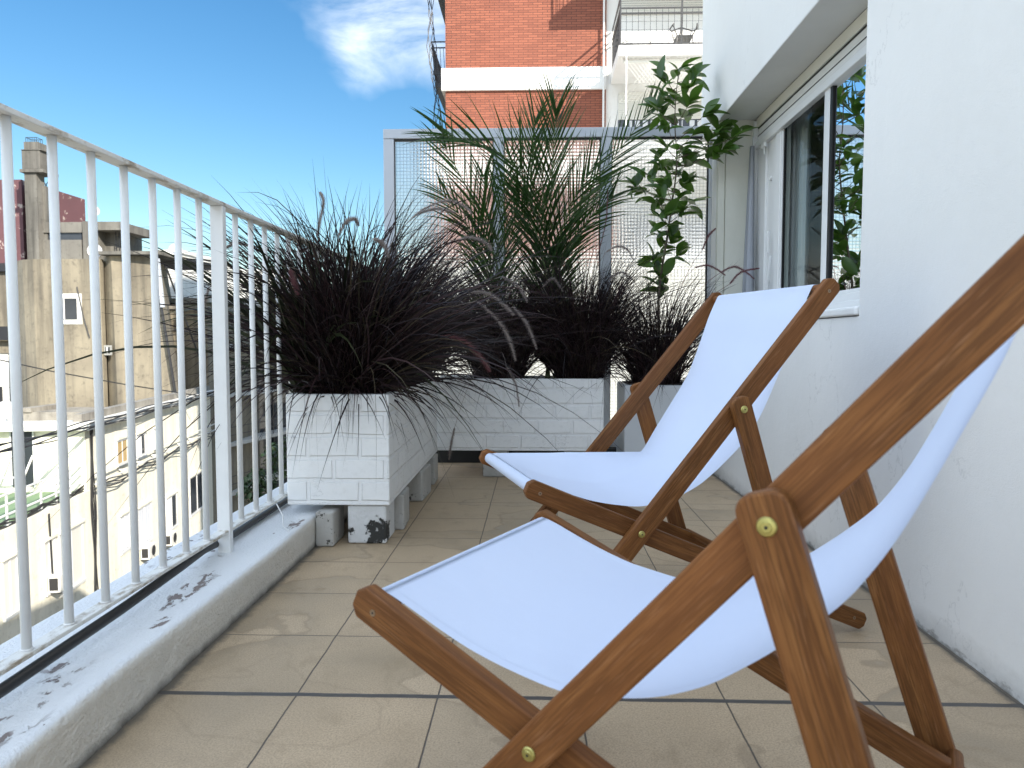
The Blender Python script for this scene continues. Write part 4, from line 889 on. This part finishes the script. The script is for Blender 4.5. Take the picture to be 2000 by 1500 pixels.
# ------------------------------------------------------------------ stained concrete tower behind it, with rooftop works
def loft(mb, top, bot):
    n_ = len(top); mb.add([tuple(p) for p in bot] + [tuple(p) for p in top], [tuple(reversed(range(n_))), tuple(range(n_, 2*n_))] + [(i, (i+1) % n_, n_+(i+1) % n_, n_+i) for i in range(n_)])
def gp(px, Y, z):
    p = at(px, 666, Y); return Vector((p.x, p.y, z))
zt_ = at(130, 507, 38).z
twr = empty('concrete_tower', gp(180, 40, -25)); tag(twr, 'stained bare concrete tower with rounded corner and one small square window behind the cream house', 'building')
w = MB(); top = []; bot = []
cpx = [(30, 41.5), (32, 39.6), (38, 38.6), (50, 38.0), (70, 37.7), (200, 37.7), (207, 38.1)]
loft(w, [gp(a, b, zt_) for a, b in cpx] + [gp(215, 46, zt_), gp(45, 46, zt_)], [gp(a, b, -25) for a, b in cpx] + [gp(222, 46, -25), gp(45, 46, -25)]); sub(w, 'rounded_wall', M['conc_tower'], twr, fix=True)
w = MB(); zt2 = at(260, 500, 38).z
def pxat(px_t, px_b, v_t, v_b, v): return px_t + (px_b - px_t) * (v - v_t) / (v_b - v_t)
zb = at(260, 830, 38).z
cB = lambda xs, z: [gp(a, b, z) for a, b in xs]
loft(w, cB([(208, 38.4), (222, 37.9), (306, 38.2), (316, 39.2), (330, 46), (215, 46)], zt2), cB([(210, 38.4), (227, 37.9), (343, 38.2), (352, 39.2), (366, 46), (225, 46)], zb)); sub(w, 'tapered_wall', M['conc_tower'], twr, fix=True)
w = MB(); w.add([gp(222, 38.0, zb), gp(352, 38.0, zb), gp(352, 46, zb), gp(222, 46, zb), gp(222, 38.0, -25), gp(352, 38.0, -25), gp(352, 46, -25), gp(222, 46, -25)], [(0,1,2,3),(4,7,6,5),(0,4,5,1),(1,5,6,2),(2,6,7,3),(3,7,4,0)]); sub(w, 'tower_base', M['conc_tower'], twr, fix=True)
w = MB(); a, b = gp(196, 37.6, zt2 + .05), gp(322, 37.9, zt2 + .05); w.box(a.x, b.x, 37.5, 46, zt2 + .03, zt2 + .2); sub(w, 'roof_slab', M['conc_grey'], twr)
def twin(x0, y0, x1, y1, Y, sur=.25, mat='white_render'):
    p, q = at(x0, y0, Y), at(x1, y1, Y); f = MB()
    f.box(p.x - sur, q.x + sur, Y - .05, Y - .0, q.z - sur, p.z + sur); o = sub(f, 'window', M[mat], twr); g_ = MB(); g_.box(p.x, q.x, Y - .07, Y - .0505, q.z, p.z); k_ = g_.build('pane', M['far_glass'], o)
    g_ = MB(); mx = p.x + (q.x - p.x) * .3; g_.box(mx, mx + .07, Y - .10, Y - .071, q.z, p.z); k_ = g_.build('mullion', M['white_metal'], o)
twin(114, 583, 152, 624, 37.7); twin(207, 678, 216, 690, 37.88, .1, 'grey_render')
pr = MB(); pr.tube([at(299, 505, 37.9), at(330, 690, 37.9), at(352, 830, 38)], .07, 6); pr.tube([at(324, 520, 38.5), at(390, 700, 41.5), at(398, 830, 41.5)], .05, 6); pr.tube([at(150, 560, 37.62), at(163, 620, 37.62), at(175, 660, 37.62)], .03, 5); sub(pr, 'downpipes', M['dark_metal'], twr)
w = MB(); p, q = at(304, 505, 37.8), at(318, 600, 37.8); w.bar(p + Vector((.1, 0, 0)), q, .16, .16); sub(w, 'flue', M['alu'], twr)
wire_ = MB(); wire_.tube([at(-60, 690, 33), at(100, 725, 34), at(250, 752, 35), at(400, 775, 36)], .03, 5); tag(wire_.build('overhead_wire', M['black_rubber']), 'long sagging wire crossing in front of the concrete tower', 'wire')
# rubble parapet at its foot
w = MB(); p, q = at(45, 800, 35), at(188, 829, 35); w.box(p.x, q.x, 34.8, 37.6, -25, p.z - .1); w.box(p.x, p.x + .6, 34.7, 37.6, p.z - .1, p.z + .1); p2 = at(346, 792, 36.6); w.box(q.x, p2.x, 36.7, 37.6, -25, p2.z); sub(w, 'rubble_parapet', M['conc_roof'], twr)

# rooftop room
YR = 41.0
rr_ = empty('rooftop_room', at(155, 505, YR)); tag(rr_, 'grey concrete rooftop room with a strip of dark windows on top of the tower', 'rooftop room')
def bxpx(mb, x0, y0, x1, y1, Y, dep): p, q = at(x0, y0, Y), at(x1, y1, Y); mb.box(p.x, q.x, Y, Y + dep, q.z, p.z); return mb
w = MB(); bxpx(w, 78, 434, 160, 454, YR, 5); bxpx(w, 78, 468.5, 160, 508, YR, 5); bxpx(w, 160.2, 432, 173, 508, YR - .1, 5); bxpx(w, 70, 430, 80, 508, YR - .12, 5); sub(w, 'wall', M['conc_grey'], rr_)
w = MB(); bxpx(w, 80, 454.3, 160, 468.2, YR + .15, .1); sub(w, 'strip_window', M['far_glass'], rr_)
w = MB(); bxpx(w, 173.2, 433, 236, 449, YR + .5, 3.5); sub(w, 'canopy', M['conc_grey'], rr_)
w = MB(); bxpx(w, 173.3, 449.3, 225, 500, YR + 1.6, 3); sub(w, 'recess_wall', M['conc_grey'], rr_)
# chimney
YH = 40.6
chm = empty('concrete_chimney', at(64, 505, YH)); tag(chm, 'tall stepped concrete chimney with a tiny cage on top', 'chimney')
def ctr_box(mb, x0, y0, x1, y1, Y=YH):
    p, q = at(x0, y0, Y), at(x1, y1, Y); d_ = (q.x - p.x); mb.box(p.x, q.x, Y, Y + d_, q.z, p.z); return mb
w = MB(); ctr_box(w, 47, 336, 77, 508); w2 = at(77, 336, YH + .3); p, q = at(77.05, 362, YH + .3), at(90, 508, YH + .3); w.box(p.x, q.x, YH + .5, YH + 1.4, q.z, p.z); sub(w, 'shaft', M['conc_grey'], chm)
w = MB(); ctr_box(w, 38, 330, 84, 335.9, YH - .15); sub(w, 'flange', M['conc_grey'], chm)
w = MB(); ctr_box(w, 41.5, 293, 78, 329.8, YH - .05); ctr_box(w, 40, 291.5, 80, 292.8, YH - .1); sub(w, 'head', M['conc_grey'], chm, bevel=.02)
w = MB(); ctr_box(w, 46, 277, 74, 291.3); sub(w, 'cap', M['conc_grey'], chm)
w = MB(); p, q = at(49, 268, YH + .05), at(70, 277, YH + .05); 
for yy in (YH + .1, YH + .6):
    w.bar((p.x, yy, p.z), (q.x, yy, p.z), .025, .025)
    for i in range(6): xx = p.x + (q.x - p.x) * i / 5; w.bar((xx, yy, q.z), (xx, yy, p.z), .02, .02)
for xx in (p.x, q.x): w.bar((xx, YH + .1, p.z), (xx, YH + .6, p.z), .025, .025)
sub(w, 'cage', M['dark_metal'], chm)
pk = empty('pink_wall_building', at(40, 516, 43)); tag(pk, 'faded pink wall with peeling white patches at the far left behind the chimney', 'building')
w = MB(); p, q = at(-300, 353, 43), at(48, 515, 43); w.box(p.x, q.x, 43, 48, q.z, p.z); p, q = at(76, 364, 43), at(90, 508, 43); w.box(p.x - .8, q.x, 43.02, 47, q.z, p.z); sub(w, 'peeling_wall', M['pink_peeling'], pk)
w = MB(); p, q = at(-300, 515.3, 43), at(60, 530, 43); w.box(p.x, q.x, 42.9, 48, q.z, p.z); p, q = at(-300, 638, 42), at(40, 665, 42); w.box(p.x, q.x, 41.5, 46, q.z, p.z); sub(w, 'dark_ledge', M['dark_metal'], pk)
w = MB(); p, q = at(-300, 530.3, 43), at(60, 637.7, 43); w.box(p.x, q.x, 43.2, 48, q.z, p.z); p, q = at(-300, 665.3, 42), at(60, 690, 42); w.box(p.x, q.x, 42, 48, q.z, p.z); sub(w, 'stained_wall', M['conc_tower'], pk)
w = MB(); p, q = at(-300, 690, 42), at(19, 830, 42); w.box(p.x, q.x, 42.1, 48, q.z - 20, p.z); sub(w, 'white_wall', M['white_render'], pk)
w = MB(); w.bar(at(21, 690, 41.9), at(23, 800, 41.9), .12, .12); p, q = at(-20, 755, 42), at(5, 800, 42); w.box(p.x, q.x, 42.0, 42.05, q.z, p.z); sub(w, 'downpipe', M['dark_metal'], pk)
def ladder(px0, px1, py0, py1, Y, label):
    p, q = at(px0, py0, Y), at(px1, py1, Y); e = empty('roof_ladder', (p.x, Y, q.z)); tag(e, label, 'ladder', 'steel roof ladders'); h = p.z - q.z; wd = abs(q.x - p.x)
    m_ = MB()
    for x_ in (0, wd): m_.tube([(x_, 0, 0), (x_, 0, h)] + [(x_ - .0, .35 - .35 * math.cos(a * math.pi / 6), h + .4 * math.sin(a * math.pi / 6)) for a in range(1, 7)], .025, 5)
    m_.tube([(wd * .0 - .5 * 0, 0, h)] + [(-.6 * (1 - math.cos(a * math.pi / 6)) / 2 * 1.0, 0, h + .4 * math.sin(a * math.pi / 6)) for a in range(1, 7)], .025, 5)
    m_.build('rail', M['dark_metal'], e); m_ = MB(); n_ = int(h / .3)
    for i in range(n_): m_.bar((0, 0, .2 + i * .3), (wd, 0, .2 + i * .3), .03, .03)
    m_.build('rungs', M['dark_metal'], e)
ladder(90, 97, 366, 432, 42.8, 'hooped ladder on the flank of the pink wall by the chimney'); ladder(226, 234, 448, 500, 42.2, 'hooped ladder at the right end of the rooftop room')
def dish(px, py, Y, r_, label, rz=0):
    c = at(px, py, Y); e = empty('satellite_dish', c, rz); tag(e, label, 'satellite dish', 'rooftop satellite dishes'); m_ = MB(); n_ = 20; rings = 4
    for i in range(rings + 1):
        for k_ in range(n_):
            a = 2 * math.pi * k_ / n_; q = r_ * i / rings; m_.v.append((q * math.cos(a), -.25 * q * q / r_ , q * math.sin(a)))
    for i in range(rings):
        for k_ in range(n_): m_.f.append((i*n_+k_, i*n_+(k_+1) % n_, (i+1)*n_+(k_+1) % n_, (i+1)*n_+k_))
    m_.build('reflector', M['dish'], e, smooth=True)
    m_ = MB(); m_.tube([(0, .05, 0), (0, .25, -r_ * .6), (0, .25, -r_ * 1.6)], .035, 6); m_.tube([(0, -.2, -r_), (0, -r_ * .9, -.05)], .02, 5); m_.sphere((0, -r_ * .9, 0), .05); m_.build('mount', M['alu'], e)
dish(184, 412, 40.8, .28, 'small round dish seen against the sky on the rooftop room', .5); dish(186, 490, 37.8, .36, 'grey dish on the tower roof edge below the sky-lit one', .3); dish(343, 488, 39.5, .34, 'dish standing near the right end of the tower roof', .4); dish(12, 800, 33.0, .42, 'large white dish beside the rubble at the far left', .6)
p_ = at(167, 432, 41); m_ = MB(); m_.tube([(p_.x, 41.5, p_.z - .1), (p_.x, 41.5, p_.z + .45)], .09, 8); m_.tube([(p_.x, 41.5, p_.z + .36), (p_.x, 41.5, p_.z + .47)], .14, 8); tag(m_.build('vent_pipe', M['dark_metal']), 'short dark vent pipe on the roof of the rooftop room', 'vent pipe')

# ------------------------------------------------------------------ further houses between tower and grasses
def house(name, x0, x1, ytop, Y, dep, mat, label, wins=(), rz=0, top=None, zbot=-25, tank=None):
    p, q = at(x0, ytop, Y), at(x1, ytop, Y); e = empty(name, (p.x, Y, zbot), rz); tag(e, label, 'building'); w = MB(); wd = q.x - p.x; H_ = p.z - zbot
    w.box(0, wd, 0, dep, 0, H_); w.build('wall', M[mat], e)
    r_ = MB(); r_.box(-.15, wd + .15, -.15, dep + .1, H_ + .002, H_ + .25); r_.build('roof_edge', M['conc_roof' if mat != 'white_render' else 'white_render'], e)
    for (a, b, c_, d_) in wins:
        pa, pb = at(a, b, Y), at(c_, d_, Y); f = MB(); X0, X1, Z0, Z1 = pa.x - p.x, pb.x - p.x, pb.z - zbot, pa.z - zbot
        f.box(X0 - .1, X1 + .1, -.06, -.001, Z0 - .12, Z1 + .1); o = f.build('window', M['dull_render'], e); g_ = MB(); g_.box(X0, X1, -.09, -.061, Z0, Z1); g_.build('pane', M['far_glass'], o)
    return e
house('white_house', 308, 352, 495, 52, 8, 'white_render', 'small white roof house peeping behind the tower roof edge', [(318, 499, 326, 503)])
house('white_house', 352, 424, 522, 60, 10, 'white_render', 'bluish white house with a small square window, right of the tower', [(373, 551, 386, 566), (395, 580, 412, 596)])
house('white_apartment_block', 412, 566, 530, 95, 14, 'white_render', 'long sunlit white block on the skyline behind the railing post', [(450, 540, 470, 549), (486, 541, 500, 556), (512, 541, 524, 556), (470, 575, 486, 590), (500, 575, 520, 590), (540, 545, 556, 560)])
house('grey_house', 332, 404, 604, 42.5, 8, 'conc_tower', 'weathered beige wall with a crumbling top edge right of the tower', [])
house('grey_house', 405, 440, 585, 48, 8, 'grey_render', 'narrow grey house with dark windows left of the glazed block', [(410, 600, 425, 640), (410, 660, 425, 700)])
# dark glazed block with white slabs
Pg = at(418, 700, 44.0); Pg.z = -25; dg = Vector((.19, .98, 0)).normalized(); RG = math.atan2(dg.y, dg.x); ng = Vector((dg.y, -dg.x, 0))
gb = empty('glazed_balcony_block', Pg, RG); tag(gb, 'dark glazed block with white balcony slabs behind the tallest railing post', 'building')
def LG(px, py): p = onplane(px, py, Pg, ng); return (p - Pg).dot(dg), p.z + 25
zt3 = LG(425, 592)[1]; w = MB(); w.box(0, 26, .9, 8, 0, zt3); w.build('dark_glazing', M['far_glass'], gb)
w = MB(); w.box(.0, 26, .2, 8, zt3 + .002, zt3 + .3); w.build('roof', M['dull_render'], gb)
per = LG(425, 672)[1] - LG(425, 771)[1]; z0 = LG(425, 672)[1]
for k_ in range(-7, 1):
    w = MB(); w.box(-.1, 26.1, -.35, .899, z0 + k_ * per - .22, z0 + k_ * per); w.build('balcony_slab', M['dull_render'], gb)
    r_ = MB()
    for zz in (.5, 1.0): r_.bar((0, -.3, z0 + k_ * per + zz), (26, -.3, z0 + k_ * per + zz), .04, .04)
    for i in range(14): r_.bar((i * 2, -.3, z0 + k_ * per), (i * 2, -.3, z0 + k_ * per + 1), .04, .04)
    for i in range(14): r_.bar((i * 2, .88, z0 + k_ * per), (i * 2, .88, z0 + (k_ + 1) * per - .25), .1, .1)
    r_.build('balcony_railing', M['dark_metal'], gb)
# skyline blocks further out (seen through and beyond the grasses and the obscure glass), plus unseen bounce blocks
rnd.seed(21)
def city_block(x, y, wd, dp, H_, mat, label):
    e = empty('apartment_block', (x, y, -25)); tag(e, label, 'building'); w = MB(); w.box(0, wd, 0, dp, 0, H_); w.build('wall', M[mat], e)
    w = MB(); w.box(-.2, wd + .2, -.2, dp + .2, H_ + .002, H_ + .5); w.build('roof_edge', M['conc_roof'], e)
    g_ = MB(); nx_ = int(wd / 3); nz = int(H_ / 3)
    for i in range(nx_):
        for k_ in range(nz): a = (i + .5) * wd / nx_ - .7; g_.box(a, a + 1.4, -.05, -.001, k_ * 3 + 1, k_ * 3 + 2.3)
    g_.build('window_panes', M['far_glass'], e)
city_block(-14.5, 62, 13, 12, 27.2, 'white_render', 'white block beyond the grasses, hidden mostly by the largest clump')
city_block(-8.5, 45, 5.0, 10, 24.6, 'dull_render', 'lower dull block directly behind the railing-side planter')
city_block(-36, 70, 12, 10, 25.5, 'dull_render', 'dull block behind the pink wall')
for i, (x, y, wd, dp, h) in enumerate(((-58, 2, 16, 14, 33), (-62, -18, 18, 16, 37), (-60, -40, 18, 18, 31), (-48, -66, 20, 20, 38))):  # unseen pale blocks, added to bounce warm light into the terrace shade
    city_block(x, y, wd, dp, h, 'cream_render' if i % 2 else 'white_render', ['tall white block west of the terrace', 'taller cream block south-west of the terrace', 'wide white block far down the street to the south-west', 'cream block at the southern end of the street'][i])
# street trees
def street_tree(name, c, H_, r_, label, seed, n=6500):
    rnd.seed(seed); e = empty(name, c); tag(e, label, 'tree', 'street trees seen far below'); t_ = MB(); t_.tube([(0, 0, 0), (.1, 0, H_ * .35), (.05, .1, H_ * .7)], [.3, .22, .08], 8)
    for i in range(7): a = i * .9; t_.tube([(.1, 0, H_ * (.3 + .04 * i)), (r_ * .4 * math.cos(a), r_ * .4 * math.sin(a), H_ * (.5 + .04 * i)), (r_ * .7 * math.cos(a), r_ * .7 * math.sin(a), H_ * (.6 + .04 * i))], [.12, .08, .03], 6)
    t_.build('trunk', M['bark'], e, smooth=True); m_ = MB(); lobes = [Vector((rnd.gauss(0, .42) * r_, rnd.gauss(0, .42) * r_, H_ * rnd.uniform(.5, .92))) for _ in range(26)]
    for i in range(n):
        l_ = rnd.choice(lobes); v = l_ + Vector((rnd.gauss(0, 1), rnd.gauss(0, 1), rnd.gauss(0, .8))).normalized() * r_ * .3 * rnd.random() ** .4; leaf(m_, v, Vector((rnd.gauss(0, 1), rnd.gauss(0, 1), rnd.gauss(-.2, .6))), Vector((0, 0, 1)), .24, .13)
    m_.build('crown', M['tree_leaf'], e)
street_tree('street_tree', (-7.4, 26, -25), 24.2, 2.4, 'tall street tree rising behind the dark hose end, left of the railing-side planter', 31)
street_tree('street_tree', (3.0, 16.5, -25), 24.6, 2.6, 'street tree glimpsed through the gap between long planter and grey pot', 32)
